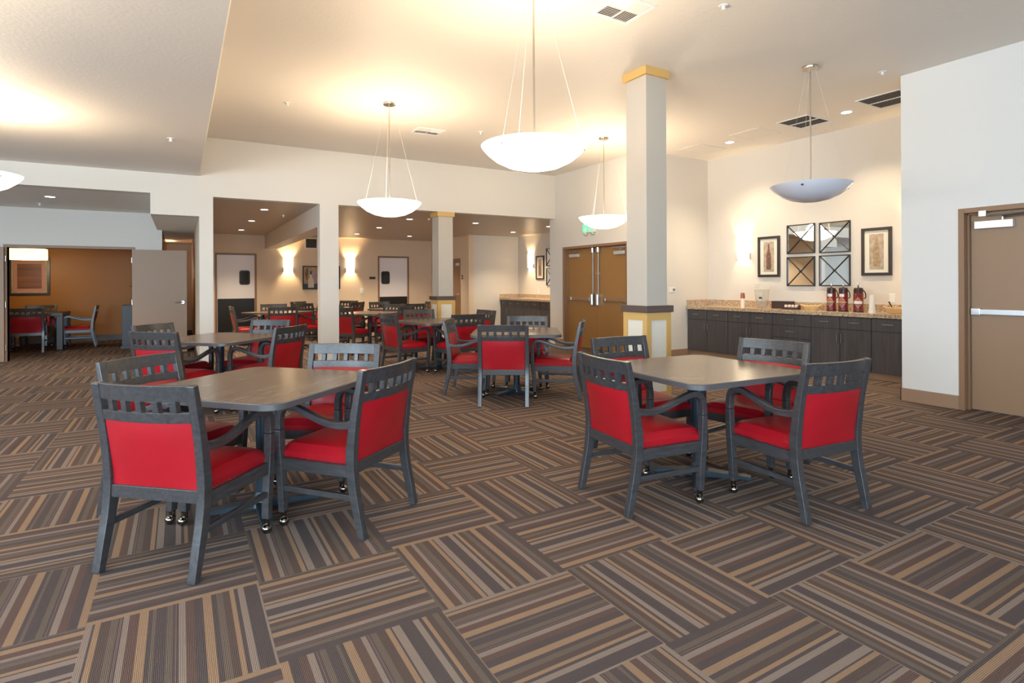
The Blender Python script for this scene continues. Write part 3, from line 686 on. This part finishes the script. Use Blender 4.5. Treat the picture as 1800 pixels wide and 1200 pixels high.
for a in ((-0.087, 7.59, ZL, 'white sprinkler on the lower left ceiling'), (1.18, 7.601, ZC, 'white sprinkler on the high ceiling left of the far pendant'), (3.909, 3.149, ZC, 'white sprinkler at the top of the picture, right of the square vent'),
          (6.656, 3.271, ZC, 'white sprinkler on the ceiling near the corner of the white wall'), (3.958, 7.646, ZC, 'faint white sprinkler left of the largest pendant bowl'), (4.565, 11.23, ZH, 'sprinkler beside the far pillar top'),
          (1.784, 12.034, ZH, 'sprinkler inside the left opening beside the beam'), (-2.024, 12.176, ZH, 'sprinkler on the grey hall ceiling')): sprinkler(*a)
def diffuser(x0, x1, y0, y1, label):
    t = thing('ceiling_vent', label, 'vent', ((x0 + x1) / 2, (y0 + y1) / 2, ZC), 0, 'white ceiling diffusers')
    a, b = (x1 - x0) / 2, (y1 - y0) / 2
    obj('vent_frame', boxes((-a, a, -b, -b + 0.025, -0.012, 0), (-a, a, b - 0.025, b, -0.012, 0), (-a, -a + 0.025, -b + 0.025, b - 0.025, -0.012, 0), (a - 0.025, a, -b + 0.025, b - 0.025, -0.012, 0), (-0.004, 0.004, -b + 0.025, b - 0.025, -0.010, 0), (-a + 0.025, -0.004, -0.004, 0.004, -0.010, 0), (0.004, a - 0.025, -0.004, 0.004, -0.010, 0)), 'white', t)
    bm = new(); bx(bm, -a + 0.02, a - 0.02, -b + 0.02, b - 0.02, -0.0015, -0.0005); obj('backing', bm, 'ventdark', t)
    bm = new(); n = 7
    for q, (sx, sy, alongx) in enumerate(((-1, -1, False), (1, -1, True), (-1, 1, True), (1, 1, False))):
        for k in range(n):
            f = 0.03 + (k + 0.5) / n
            if alongx:
                yy = sy * (0.006 + (b - 0.03) * (k + 0.5) / n); ya = yy - sy * 0.010; yb = yy + sy * 0.010
                vs_ = [(sx * 0.006, ya, -0.010), (sx * (a - 0.025), ya, -0.010), (sx * (a - 0.025), yb, -0.002), (sx * 0.006, yb, -0.002)]
            else:
                xx = sx * (0.006 + (a - 0.03) * (k + 0.5) / n); xa = xx - sx * 0.010; xb = xx + sx * 0.010
                vs_ = [(xa, sy * 0.006, -0.010), (xa, sy * (b - 0.025), -0.010), (xb, sy * (b - 0.025), -0.002), (xb, sy * 0.006, -0.002)]
            lo = [bm.verts.new(p) for p in vs_]; hi = [bm.verts.new((p[0], p[1], p[2] + 0.0012)) for p in vs_]; skin(bm, [lo, hi])
    obj('louvres', bm, 'white', t)
diffuser(3.03, 3.46, 7.83, 8.16, 'white square ceiling diffuser between the two far pendants')
diffuser(3.03, 3.43, 3.42, 3.80, 'white square ceiling diffuser at the top of the picture beside the closest pendant')
def grille(x0, x1, y0, y1, label):
    t = thing('return_grille', label, 'vent', ((x0 + x1) / 2, (y0 + y1) / 2, ZC), 0, 'dark ceiling grilles')
    a, b = (x1 - x0) / 2, (y1 - y0) / 2
    obj('vent_frame', boxes((-a, a, -b, -b + 0.02, -0.010, 0), (-a, a, b - 0.02, b, -0.010, 0), (-a, -a + 0.02, -b + 0.02, b - 0.02, -0.010, 0), (a - 0.02, a, -b + 0.02, b - 0.02, -0.010, 0), (-0.012, 0.012, -b + 0.02, b - 0.02, -0.010, 0)), 'white', t)
    obj('backing', boxes((-a + 0.01, a - 0.01, -b + 0.01, b - 0.01, -0.002, -0.0005)), 'ventdark', t)
    bm = new()
    for k in range(1, 14): bx(bm, -a + 0.02, a - 0.02, -b + 2 * b * k / 14 - 0.002, -b + 2 * b * k / 14 + 0.002, -0.006, -0.002)
    obj('louvres', bm, 'ventdark', t)
grille(7.45, 8.04, 4.62, 5.10, 'dark slotted ceiling grille behind the unlit pendant stem')
grille(7.43, 8.04, 3.46, 3.98, 'dark slotted ceiling grille cut off by the white wall corner')
def access(x0, x1, y0, y1, label):
    t = thing('access_panel', label, 'panel', ((x0 + x1) / 2, (y0 + y1) / 2, ZC), 0, 'flush ceiling panels'); a, b = (x1 - x0) / 2, (y1 - y0) / 2
    obj('panel_frame', boxes((-a, a, -b, -b + 0.02, -0.006, 0), (-a, a, b - 0.02, b, -0.006, 0), (-a, -a + 0.02, -b + 0.02, b - 0.02, -0.006, 0), (a - 0.02, a, -b + 0.02, b - 0.02, -0.006, 0)), 'ceil', t, smooth=False); obj('panel_face', boxes((-a + 0.02, a - 0.02, -b + 0.02, b - 0.02, -0.003, 0)), 'ceil', t, smooth=False)
access(7.44, 8.05, 5.37, 5.90, 'flush ceiling panel with a visible outline, next to the dark grille'); access(7.46, 8.13, 6.50, 7.0, 'faint flush ceiling panel near the recess corner')

# ---------------------------------------------------------------- wall sconces
def sconce(loc, rz, label, e=42):
    """built against a wall behind it at local y=0, facing -y"""
    t = thing('wall_sconce', label, 'wall lamp', loc, rz, 'half-round wall lamps')
    pts = [(0.13 * math.cos(PI + PI * k / 12), 0.10 * math.sin(PI + PI * k / 12)) for k in range(13)]
    bm = new(); A = [[bm.verts.new((x, y_, z)) for x, y_ in pts] for z in (-0.20, 0.20)]
    for k in range(12): bm.faces.new((A[0][k], A[0][k + 1], A[1][k + 1], A[1][k]))
    obj('shade', bm, 'sconce', t)
    obj('backplate', boxes((-0.06, 0.06, -0.012, 0, -0.15, 0.15)), 'nickel', t)
    bm = new()
    for s in (-1, 1): bx(bm, s * 0.125 - 0.008, s * 0.125 + 0.008, -0.03, 0, -0.215, -0.10)
    bx(bm, -0.13, 0.13, -0.03, -0.022, -0.215, -0.205); obj('bracket', bm, 'nickel', t)
    d = Vector((0, -0.055, 0)); d.rotate(Matrix.Rotation(rz, 3, 'Z'))
    for dz in (0.04, -0.04):
        light('sconce_bulb', 'POINT', (loc[0] + d.x, loc[1] + d.y, loc[2] + dz), e, (1.0, 0.76, 0.44), shadow_soft_size=0.03)
sconce((2.69, YK, 1.90), 0, 'glowing half-round wall lamp beside the left kitchen door')
sconce((4.465, YK, 1.90), 0, 'glowing half-round wall lamp right of the second column, left of the kitchen door')
sconce((XC, 6.555, 1.945), PI / 2 * -1, 'glowing half-round wall lamp at the corner end of the cabinet wall', 12)
sconce((XC, 3.80, 1.945), -PI / 2, 'wall lamp hidden round the corner, glowing beside the right bottle print', 12)
sconce((XA, 13.77, 1.97), -PI / 2, 'glowing half-round wall lamp in the far alcove beside the double doors', 18)
sconce((-0.30, 16.0, 1.68), PI / 2, 'added wall lamp, unseen behind the open hall door, brightening the narrow corridor', 20)  # unseen lamp, added to brighten the dark corridor

# ---------------------------------------------------------------- pictures and mirrors on the cabinet wall (faces -x; local x runs along -Y of the room)
def frame_bars(bm, w_, h_, b, d, mi=0):
    for z0, z1 in ((-h_ / 2, -h_ / 2 + b), (h_ / 2 - b, h_ / 2)): bx(bm, -w_ / 2, w_ / 2, -d, 0, z0, z1, mi)
    for x0, x1 in ((-w_ / 2, -w_ / 2 + b), (w_ / 2 - b, w_ / 2)): bx(bm, x0, x1, -d, 0, -h_ / 2 + b, h_ / 2 - b, mi)
BOT = [(-0.4, -1), (-0.4, 0.05), (-0.33, 0.25), (-0.16, 0.48), (-0.13, 0.95), (-0.16, 1.0), (0.16, 1.0), (0.13, 0.95), (0.16, 0.48), (0.33, 0.25), (0.4, 0.05), (0.4, -1)]
def bottle_print(loc, rz, w_, h_, label, group, bmat='bottle'):
    t = thing('framed_bottle_print', label, 'picture', loc, rz, group)
    bm = new(); frame_bars(bm, w_, h_, 0.042, 0.03); obj('frame', bm, 'dframe', t, 0.003)
    obj('mat_board', boxes((-w_ / 2 + 0.03, w_ / 2 - 0.03, -0.012, -0.004, -h_ / 2 + 0.03, h_ / 2 - 0.03)), 'matboard', t)
    pw, ph = w_ * 0.235, h_ * 0.37
    p = obj('print', boxes((-pw, pw, -0.015, -0.0125, -ph, ph)), 'print', t)
    bm = new(); poly(bm, [(x * pw * 1.15, z * ph * 0.86) for x, z in BOT], 'y', -0.0175, -0.0155); obj('printed_bottle', bm, bmat, p)
ycw = lambda y: (XC, y, 0)
bottle_print((XC, 6.058, 1.76), -PI / 2, 0.41, 0.69, 'dark framed bottle print between the wall lamp and the mirrors', 'framed bottle prints')
bottle_print((XC, 4.336, 1.762), -PI / 2, 0.41, 0.69, 'dark framed bottle print right of the mirrors by the white wall corner', 'framed bottle prints', 'bottle2')
bottle_print((XA, 13.29, 1.757), -PI / 2, 0.41, 0.67, 'narrow dark framed print in the far alcove beside its wall lamp', 'framed bottle prints')
def xmirror(loc, rz, s, label, group='square mirrors with crossed bars'):
    t = thing('crossed_mirror', label, 'mirror', loc, rz, group)
    bm = new(); frame_bars(bm, s, s, 0.016, 0.028)
    obj('frame', bm, 'bframe', t, 0.002)
    obj('glass', boxes((-s / 2 + 0.01, s / 2 - 0.01, -0.012, -0.004, -s / 2 + 0.01, s / 2 - 0.01)), 'mirror', t, smooth=False)
    bm = new(); q = s / 2 - 0.012
    for a in ((-q, -q, q, q), (-q, q, q, -q)): tube(bm, [(a[0], -0.018, a[1]), (a[2], -0.018, a[3])], 0.008, 6)
    cyl(bm, (0, -0.012, 0), (0, -0.028, 0), 0.02, seg=12); obj('crossed_bars', bm, 'bframe', t)
for (y, z, lb) in ((5.483, 2.022, 'upper mirror on the left of the group of four'), (4.937, 2.015, 'upper mirror on the right of the group of four'), (5.485, 1.499, 'lower mirror on the left of the group of four'), (4.94, 1.502, 'lower mirror on the right, above the coffee flasks')):
    xmirror((XC, y, z), -PI / 2, 0.475, lb + ', crossed by black bars')
for (z, lb) in ((2.037, 'upper far alcove mirror cut off by the double-door wall'), (1.494, 'lower far alcove mirror cut off by the double-door wall')):
    xmirror((XA, 12.73, z), -PI / 2, 0.48, lb)
# still life print in the back room
t = thing('framed_still_life', 'black framed print of pale bottle cut off by the second wall column', 'picture', (3.62, YK, 1.515), 0)
bm = new(); frame_bars(bm, 1.08, 0.69, 0.035, 0.03); obj('frame', bm, 'bframe', t, 0.003)
p = obj('print', boxes((-0.52, 0.52, -0.012, -0.004, -0.33, 0.33)), 'tanprint', t)
def flat(pts, mt, d=-0.016):
    bm = new(); poly(bm, pts, 'y', d, d + 0.003); return obj('printed_shape', bm, mt, p)
flat([(-0.30, 0.08), (-0.12, 0.22), (0.1, 0.28), (0.3, 0.2), (0.5, 0.0), (0.5, -0.2), (-0.3, -0.2)], 'violet', -0.0135)
flat([(-0.52, -0.32), (0.52, -0.32), (0.52, -0.18), (-0.52, -0.18)], 'bluepaint', -0.0145)
flat([(x * 0.20 - 0.305, z * 0.20 - 0.095) for x, z in BOT], 'creamprint', -0.017)
flat([(-0.33, 0.09), (-0.28, 0.09), (-0.28, 0.19), (-0.33, 0.19)], 'bluepaint', -0.0185)
flat([(-0.42, -0.1), (-0.47, 0.1), (-0.43, 0.28), (-0.39, 0.28), (-0.38, 0.1)], 'bottle', -0.016)
flat([(-0.1, -0.24), (0.08, -0.24), (0.06, 0.05), (-0.08, 0.05)], 'creamprint', -0.017)
# landscape in the private dining room
t = thing('framed_landscape', 'large square brown framed landscape on the orange wall', 'picture', (-2.945, 16.6, 1.535), 0)
bm = new(); frame_bars(bm, 0.73, 0.86, 0.05, 0.035); obj('frame', bm, 'dframe', t, 0.004)
bm = new(); frame_bars(bm, 0.63, 0.76, 0.035, 0.028); obj('inner_fillet', bm, 'tanprint', t)
obj('mat_board', boxes((-0.32, 0.32, -0.015, -0.004, -0.38, 0.38)), 'rose', t); obj('print', boxes((-0.215, 0.215, -0.018, -0.0155, -0.28, 0.28)), 'stoneprint', t)
# brass wall ornament glimpsed at the edge of the doorway
bm = new()
for a in (20, 75, 140, 200, 260, 320): tube(bm, [(-0.93, 16.56, 1.32), (-0.93 + 0.14 * math.cos(R(a)), 16.55, 1.32 + 0.10 * math.sin(R(a)))], [0.02, 0.005], 6)
sph(bm, (-0.93, 16.555, 1.32), 0.045, 12); tag(obj('wall_ornament', bm, 'brass'), 'small brass starburst ornament at the edge of the open hall door', 'ornament')

# ---------------------------------------------------------------- cabinets and counter in the recess (fronts face -x)
XFc = 8.08
CG = 'dark base cabinets along the recess wall'
def pull(parent, y, z, vertical, x=XFc):
    bm = new()
    if vertical: bx(bm, x - 0.03, x - 0.022, y - 0.006, y + 0.006, z - 0.065, z + 0.065); bx(bm, x - 0.022, x, y - 0.005, y + 0.005, z + 0.05, z + 0.06); bx(bm, x - 0.022, x, y - 0.005, y + 0.005, z - 0.06, z - 0.05)
    else: bx(bm, x - 0.03, x - 0.022, y - 0.07, y + 0.07, z - 0.006, z + 0.006); bx(bm, x - 0.022, x, y + 0.055, y + 0.065, z - 0.005, z + 0.005); bx(bm, x - 0.022, x, y - 0.065, y - 0.055, z - 0.005, z + 0.005)
    obj('handle', bm, 'pewter', parent, 0.0015)
def cabinet(y1, y0, kind, label, xf=XFc, xb=XC, grp=CG):
    """from y0 up to y1"""
    t = thing('base_cabinet', label, 'cabinet', (0, 0, 0), 0, grp)
    gp = 0.0045
    obj('body', boxes((xf + 0.02, xb - 0.002, y0 + 0.001, y1 - 0.001, 0.095, 0.838)), 'cabdark', t, smooth=False)
    obj('toe_kick', boxes((xf + 0.055, xf + 0.075, y0 + 0.001, y1 - 0.001, 0, 0.0945)), 'trim', t, smooth=False)
    if kind == 'doors':
        ym = (y0 + y1) / 2
        for a, b, hy in ((y0, ym, ym - 0.03), (ym, y1, ym + 0.03)):
            dr = obj('drawer', boxes((xf, xf + 0.0195, a + gp, b - gp, 0.66, 0.83)), 'cab', t, 0.0015); pull(dr, (a + b) / 2, 0.755, False, xf)
            dd = obj('door', boxes((xf, xf + 0.0195, a + gp, b - gp, 0.098, 0.654)), 'cab', t, 0.0015); pull(dd, hy, 0.525, True, xf)
    else:
        for z0, z1 in ((0.66, 0.83), (0.468, 0.654), (0.283, 0.462), (0.098, 0.277)):
            dr = obj('drawer', boxes((xf, xf + 0.0195, y0 + gp, y1 - gp, z0, z1)), 'cab', t, 0.0015); pull(dr, (y0 + y1) / 2, z0 + (z1 - z0) * 0.55, False, xf)
cabinet(7.345, 6.453, 'doors', 'dark two-door base cabinet against the thermostat wall')
cabinet(6.453, 5.609, 'doors', 'dark two-door base cabinet under the clear drink dispenser')
cabinet(5.609, 4.98, 'drawers', 'dark stack of drawers in the middle of the counter run')
cabinet(4.98, 4.126, 'doors', 'dark two-door base cabinet under the three coffee flasks')
cabinet(4.126, 3.258, 'doors', 'dark base cabinet at the white wall corner, partly hidden')
t = thing('granite_countertop', 'long speckled tan granite countertop with backsplash over the dark cabinets', 'countertop')
obj('slab', boxes((8.045, XC - 0.001, 3.256, 7.346, 0.84, 0.90)), 'granite', t, 0.006)
obj('backsplash', boxes((XC - 0.021, XC - 0.001, 3.256, 7.346, 0.90, 1.005), (8.07, XC - 0.021, 7.326, 7.346, 0.90, 1.005)), 'granite', t, 0.002)
AG = 'dark cabinets in the far alcove'
cabinet(14.495, 13.66, 'doors', 'far alcove cabinet beside the pale corner, dark and plain', 8.13, XA, AG)
cabinet(13.66, 12.82, 'doors', 'far alcove cabinet next to the double-door wall edge', 8.13, XA, AG)
cabinet(12.82, 11.95, 'doors', 'far alcove cabinet mostly hidden by the double-door wall', 8.13, XA, AG)
t = thing('alcove_countertop', 'granite countertop in the far alcove beside the double doors', 'countertop')
obj('slab', boxes((8.095, XA - 0.001, 11.95, 14.496, 0.84, 0.90)), 'granite', t, 0.005)
obj('backsplash', boxes((XA - 0.021, XA - 0.001, 11.95, 14.496, 0.90, 1.005), (8.12, XA - 0.021, 14.476, 14.496, 0.90, 1.005)), 'granite', t, 0.002)

# ---------------------------------------------------------------- things on the counter
ZT = 0.9001
def airpot(x, y, tilt, label, banded):
    t = thing('coffee_airpot', label, 'coffee flask', (x, y, ZT), R(tilt), 'maroon coffee flasks')   # label faces local -x
    r_ = 0.062
    bm = new(); lathe(bm, [(0.0, 0), (0.062, 0), (0.064, 0.012), (r_, 0.02), (r_, 0.262), (0.058, 0.27), (0, 0.27)], 32); body = obj('body', bm, 'maroon', t)
    bm = new(); lathe(bm, [(0.065, 0.0), (0.066, 0.003), (0.066, 0.018), (0.064, 0.02)], 32); obj('base_ring', bm, 'dbrown', body)
    bm = new(); lathe(bm, [(0.0, 0.262), (0.059, 0.268), (0.060, 0.30), (0.057, 0.335), (0.045, 0.345), (0, 0.345)], 32); top = obj('pump_head', bm, 'dbrown', t)
    bm = new(); tube(bm, [(-0.05, 0, 0.325), (-0.085, 0, 0.322), (-0.10, 0, 0.29)], [0.018, 0.015, 0.011], 10); obj('spout', bm, 'dbrown', top)
    bm = new(); tube(bm, crv([(0.01, 0, 0.343), (-0.005, 0, 0.375), (0.0, 0, 0.405), (0.035, 0, 0.41)], 4), [0.012] * 12 + [0.009], 8); obj('pump_lever', bm, 'steel', top)
    bm = new(); tube(bm, crv([(0.0, -0.055, 0.315), (0.0, -0.083, 0.27), (0.0, -0.088, 0.21), (0.0, -0.066, 0.19)], 5), 0.007, 8); obj('carry_handle', bm, 'black', top)
    def wrap(pts, rad):
        return [(-rad * math.cos(u / r_), rad * math.sin(u / r_), z) for u, z in pts]
    def patch(rows, rad, mt, nm):
        bm = new(); n = 10; prev = None
        for (z, hu) in rows:
            row = [bm.verts.new(p) for p in wrap([(-hu + 2 * hu * i / n, z) for i in range(n + 1)], rad)]
            if prev:
                for i in range(n):
                    if hu < 1e-4 and False: pass
                    bm.faces.new((prev[i], prev[i + 1], row[i + 1], row[i]))
            prev = row
        bmesh.ops.remove_doubles(bm, verts=bm.verts[:], dist=1e-5)
        return obj(nm, bm, mt, body)
    c, hh, hw = 0.135, 0.078, 0.068
    dia = lambda k, z: hw * k * (1 - abs(z - c) / (hh * k))
    zs = [c - hh, c - hh / 2, c, c + hh / 2, c + hh]
    patch([(z, max(dia(1, z), 0)) for z in zs], r_ + 0.0012, 'labelrim', 'diamond_label')
    k = 0.88; patch([(z, dia(k, z)) for z in (c + 0.008, c + 0.03, c + hh * k)], r_ + 0.0022, 'labeltop', 'label_upper_half')
    patch([(z, dia(k, z)) for z in (c - hh * k, c - 0.03, c - 0.008)], r_ + 0.0022, 'labelgrey', 'label_lower_half')
    if banded: patch([(c - 0.018, 0.052), (c + 0.022, 0.052)], r_ + 0.0032, 'paper', 'white_sticker')
    else:
        patch([(c - 0.004, 0.06), (c + 0.005, 0.06)], r_ + 0.003, 'gold', 'gold_stripe'); patch([(0.212, 0.032), (0.255, 0.032)], r_ + 0.002, 'paper', 'paper_tag')
airpot(8.33, 4.813, 10, 'maroon coffee flask on the left of the three, with paper tag', False)
airpot(8.30, 4.622, 10, 'maroon coffee flask in the middle of the three, with paper tag', False)
airpot(8.30, 4.41, 22, 'maroon coffee flask on the right of the three, with a wide white sticker', True)
t = thing('paper_cup_stack', 'tall stack of upturned white paper cups beside the coffee flasks', 'cups', (8.22, 4.185, ZT))
bm = new(); prof = [(0.0, 0.0), (0.044, 0.0)]
for k in range(12): prof += [(0.044 - 0.001 * k, 0.012 * k + 0.002), (0.0425 - 0.001 * k, 0.012 * k + 0.011)]
prof += [(0.030, 0.245), (0.0, 0.245)]
lathe(bm, prof, 28); obj('cups', bm, 'paper', t)
def basket(loc, rz, a, b, h, label):
    t = thing('wicker_basket', label, 'basket', loc, rz, 'honey wicker baskets')
    bm = new(); rings = []
    for (k, z) in ((0.62, 0.0), (0.72, h * 0.3), (0.86, h * 0.7), (1.0, h), (0.95, h), (0.81, h * 0.7), (0.67, h * 0.3), (0.57, 0.008)):
        rings.append([bm.verts.new((a * k * math.copysign(abs(math.cos(th)) ** 0.6, math.cos(th)), b * k * math.copysign(abs(math.sin(th)) ** 0.6, math.sin(th)), z + (0.012 * math.cos(2 * th) if z > h * 0.5 else 0))) for th in [2 * PI * i / 32 for i in range(32)]])
    skin(bm, rings); obj('woven_shell', bm, 'wicker', t)
    bm = new(); tube(bm, [(a * math.copysign(abs(math.cos(th)) ** 0.6, math.cos(th)), b * math.copysign(abs(math.sin(th)) ** 0.6, math.sin(th)), h + 0.012 * math.cos(2 * th)) for th in [2 * PI * i / 32 for i in range(33)]], 0.006, 6); obj('rim', bm, 'wicker', t)
basket((8.30, 5.10, ZT), -1.1, 0.15, 0.10, 0.075, 'shallow honey wicker basket left of the coffee flasks')
basket((8.25, 3.90, ZT), -1.1, 0.14, 0.10, 0.085, 'honey wicker basket with packets at the counter end by the white wall')
for k in range(7):
    bm = new(); bx(bm, -0.026, 0.026, -0.003, 0.003, 0, 0.085)
    o = obj('drink_packet', bm, 'snow' if k % 3 else 'tanprint', None, 0.002); o.location = (8.205 + 0.0145 * k, 3.915 - 0.003 * k, ZT + 0.013); o.rotation_euler = (0, R(-9 + 3 * k), R(80))
    tag(o, 'cream drink packet standing in the basket at the counter end', 'packet', 'packets in the end basket')
bm = new(); tube(bm, [(0, 0, 0), (0.02, 0.075, 0.125)], [0.006, 0.010], 8)
tag(obj('black_scoop', bm, 'black', None, loc=(8.29, 3.94, ZT + 0.03)), 'black handle sticking up from the basket at the counter end', 'scoop')
# clear dispenser
t = thing('drink_dispenser', 'clear plastic drink dispenser with tap on the counter', 'drink dispenser', (8.36, 5.995, ZT), R(25))
bm = new(); lathe(bm, [(0.0, 0.03), (0.088, 0.03), (0.10, 0.12), (0.115, 0.29), (0.118, 0.31), (0.112, 0.31), (0.095, 0.125), (0.083, 0.036), (0, 0.036)], 36); obj('jar', bm, 'glass', t)
bm = new(); lathe(bm, [(0.0, 0.312), (0.122, 0.312), (0.122, 0.335), (0.10, 0.36), (0.10, 0.395), (0.0, 0.40)], 36); obj('lid', bm, 'glass', t)
bm = new(); lathe(bm, [(0.0, 0.0), (0.075, 0.0), (0.07, 0.028), (0, 0.028)], 30); obj('stand', bm, 'glass', t)
bm = new(); cyl(bm, (-0.095, 0, 0.145), (-0.14, 0, 0.145), 0.014); cyl(bm, (-0.135, 0, 0.16), (-0.135, 0, 0.11), 0.010); tp = obj('tap', bm, 'white', t)
bm = new(); bx(bm, -0.15, -0.128, -0.025, 0.018, 0.155, 0.185); bx(bm, -0.142, -0.128, -0.008, 0.008, 0.10, 0.116); obj('tap_lever', bm, 'black', tp)
# sleeve of plastic cups with amber lids
t = thing('plastic_cup_sleeve', 'slim clear sleeve with amber top standing alone near the corner', 'cups', (8.33, 6.345, ZT))
bm = new(); lathe(bm, [(0, 0), (0.034, 0), (0.036, 0.15), (0, 0.15)], 24); obj('clear_cups', bm, 'snow', t)
bm = new(); lathe(bm, [(0, 0.15), (0.035, 0.15), (0.036, 0.20), (0.030, 0.23), (0.031, 0.245), (0, 0.245)], 24); obj('amber_cups', bm, 'amber', t)
t = thing('tea_box', 'dark brown tea carton beside the drink dispenser', 'box', (8.46, 5.68, ZT), R(10))
obj('carton', boxes((-0.06, 0.06, -0.16, 0.16, 0, 0.118)), 'mocha', t, 0.002)
t = thing('sachet_tray', 'brown tray of cream sachets in front of the tea carton', 'tray', (8.25, 5.40, ZT), R(8))
bm = new(); bx(bm, -0.06, 0.06, -0.12, 0.12, 0, 0.008); bx(bm, -0.06, -0.055, -0.12, 0.12, 0.008, 0.035); bx(bm, 0.055, 0.06, -0.12, 0.12, 0.008, 0.06); bx(bm, -0.055, 0.055, -0.12, -0.115, 0.008, 0.045); bx(bm, -0.055, 0.055, 0.115, 0.12, 0.008, 0.045)
obj('tray_body', bm, 'mocha', t, 0.001)
for k in range(8):
    bm = new(); bx(bm, -0.022, 0.022, -0.012, 0.012, 0, 0.055); o = obj('creamer_sachet', bm, 'snow', None, 0.004)
    v = Vector((-0.02 + 0.035 * (k % 2), -0.095 + 0.027 * k, 0.009)); v.rotate(Matrix.Rotation(R(8), 3, 'Z')); o.location = (8.25 + v.x, 5.40 + v.y, ZT + v.z); o.rotation_euler = (0, R(-10 + 20 * (k % 2)), R(8)); o.location.z += 0.006
    tag(o, 'cream sachet standing in the brown tray on the counter', 'sachet', 'sachets in the brown tray')

# ---------------------------------------------------------------- small wall fittings
def plate(name, loc, rz, w_, h_, label, cat, mt='white', extra=None):
    t = thing(name, label, cat, loc, rz)
    obj('cover_plate', boxes((-w_ / 2, w_ / 2, -0.008, 0, -h_ / 2, h_ / 2)), mt, t, 0.002)
    if extra: extra(t)
    return t
plate('power_outlet', (XC, 4.135, 1.095), -PI / 2, 0.075, 0.12, 'white power outlet above the backsplash near the white wall corner', 'outlet', extra=lambda t: obj('socket', boxes((-0.017, 0.017, -0.0095, -0.0079, 0.008, 0.042), (-0.017, 0.017, -0.0095, -0.0079, -0.042, -0.008)), 'paper', t))
plate('power_outlet', (XC, 6.22, 1.10), -PI / 2, 0.075, 0.12, 'white power outlet behind the clear drink dispenser', 'outlet', extra=lambda t: obj('socket', boxes((-0.017, 0.017, -0.0095, -0.0079, 0.008, 0.042), (-0.017, 0.017, -0.0095, -0.0079, -0.042, -0.008)), 'paper', t))
plate('power_outlet', (XA, 13.38, 1.10), -PI / 2, 0.075, 0.12, 'white power outlet above the far alcove countertop', 'outlet')
plate('light_switch', (4.817, YK, 1.11), 0, 0.10, 0.16, 'white wall switch on the back wall beneath its wall lamp', 'switch', extra=lambda t: obj('rocker', boxes((-0.017, 0.017, -0.012, -0.0079, -0.04, 0.04)), 'paper', t))
plate('door_sign', (5.147, YK, 1.505), 0, 0.19, 0.075, 'small dark sign beside the right kitchen door', 'sign', 'signblack')
plate('door_sign', (7.1, 14.93, 1.505), -PI / 2, 0.10, 0.12, 'small dark square sign beside the brown side door', 'sign', 'signblack', extra=lambda t: obj('pictogram', boxes((-0.022, 0.022, -0.0095, -0.0079, -0.025, 0.025)), 'white', t))
plate('thermostat', (7.695, 7.35, 1.197), 0, 0.15, 0.10, 'white thermostat with grey display beside the tall pillar', 'thermostat', extra=lambda t: obj('display', boxes((0.012, 0.05, -0.0235, -0.0079, -0.02, 0.022)), 'labelgrey', t))
t = thing('wall_grille', 'dark square return grille with white frame high on the back wall', 'vent', (3.33, YK, 2.52))
bm = new(); frame_bars(bm, 0.37, 0.33, 0.035, 0.02); obj('vent_frame', bm, 'white', t); obj('backing', boxes((-0.15, 0.15, -0.004, -0.001, -0.13, 0.13)), 'ventdark', t)
bm = new()
for k in range(9): bx(bm, -0.15, 0.15, -0.016, -0.005, -0.115 + 0.028 * k, -0.110 + 0.028 * k)
obj('louvres', bm, 'ventdark', t)
# exit sign on the double-door wall
t = thing('exit_sign', 'green lit EXIT sign above the double doors, half hidden by the small pendant', 'sign', (XR, 8.80, 2.375), -PI / 2)
obj('housing', boxes((-0.17, 0.17, -0.05, 0, -0.06, 0.12)), 'white', t, 0.006)
for s in (-1, 1):
    bm = new(); cyl(bm, (s * 0.11, -0.02, -0.06), (s * 0.11, -0.04, -0.10), 0.03, 0.04); obj('emergency_lamp', bm, 'silver', t)
fc = bpy.data.curves.new('letters', 'FONT'); fc.body = 'EXIT'; fc.size = 0.185; fc.extrude = 0.002; fc.align_x = 'CENTER'; fc.align_y = 'CENTER'; fc.offset = 0.003
fo = bpy.data.objects.new('letters', fc); COL.objects.link(fo)
lm = bpy.data.meshes.new_from_object(fo); lm.name = 'lettering'; bpy.data.objects.remove(fo); bpy.data.curves.remove(fc)
lm.materials.clear(); lm.materials.append(M['green'])
lo_ = bpy.data.objects.new('lettering', lm); COL.objects.link(lo_); lo_.parent = t; lo_.location = (0, -0.053, 0.03); lo_.rotation_euler = (PI / 2, 0, 0)
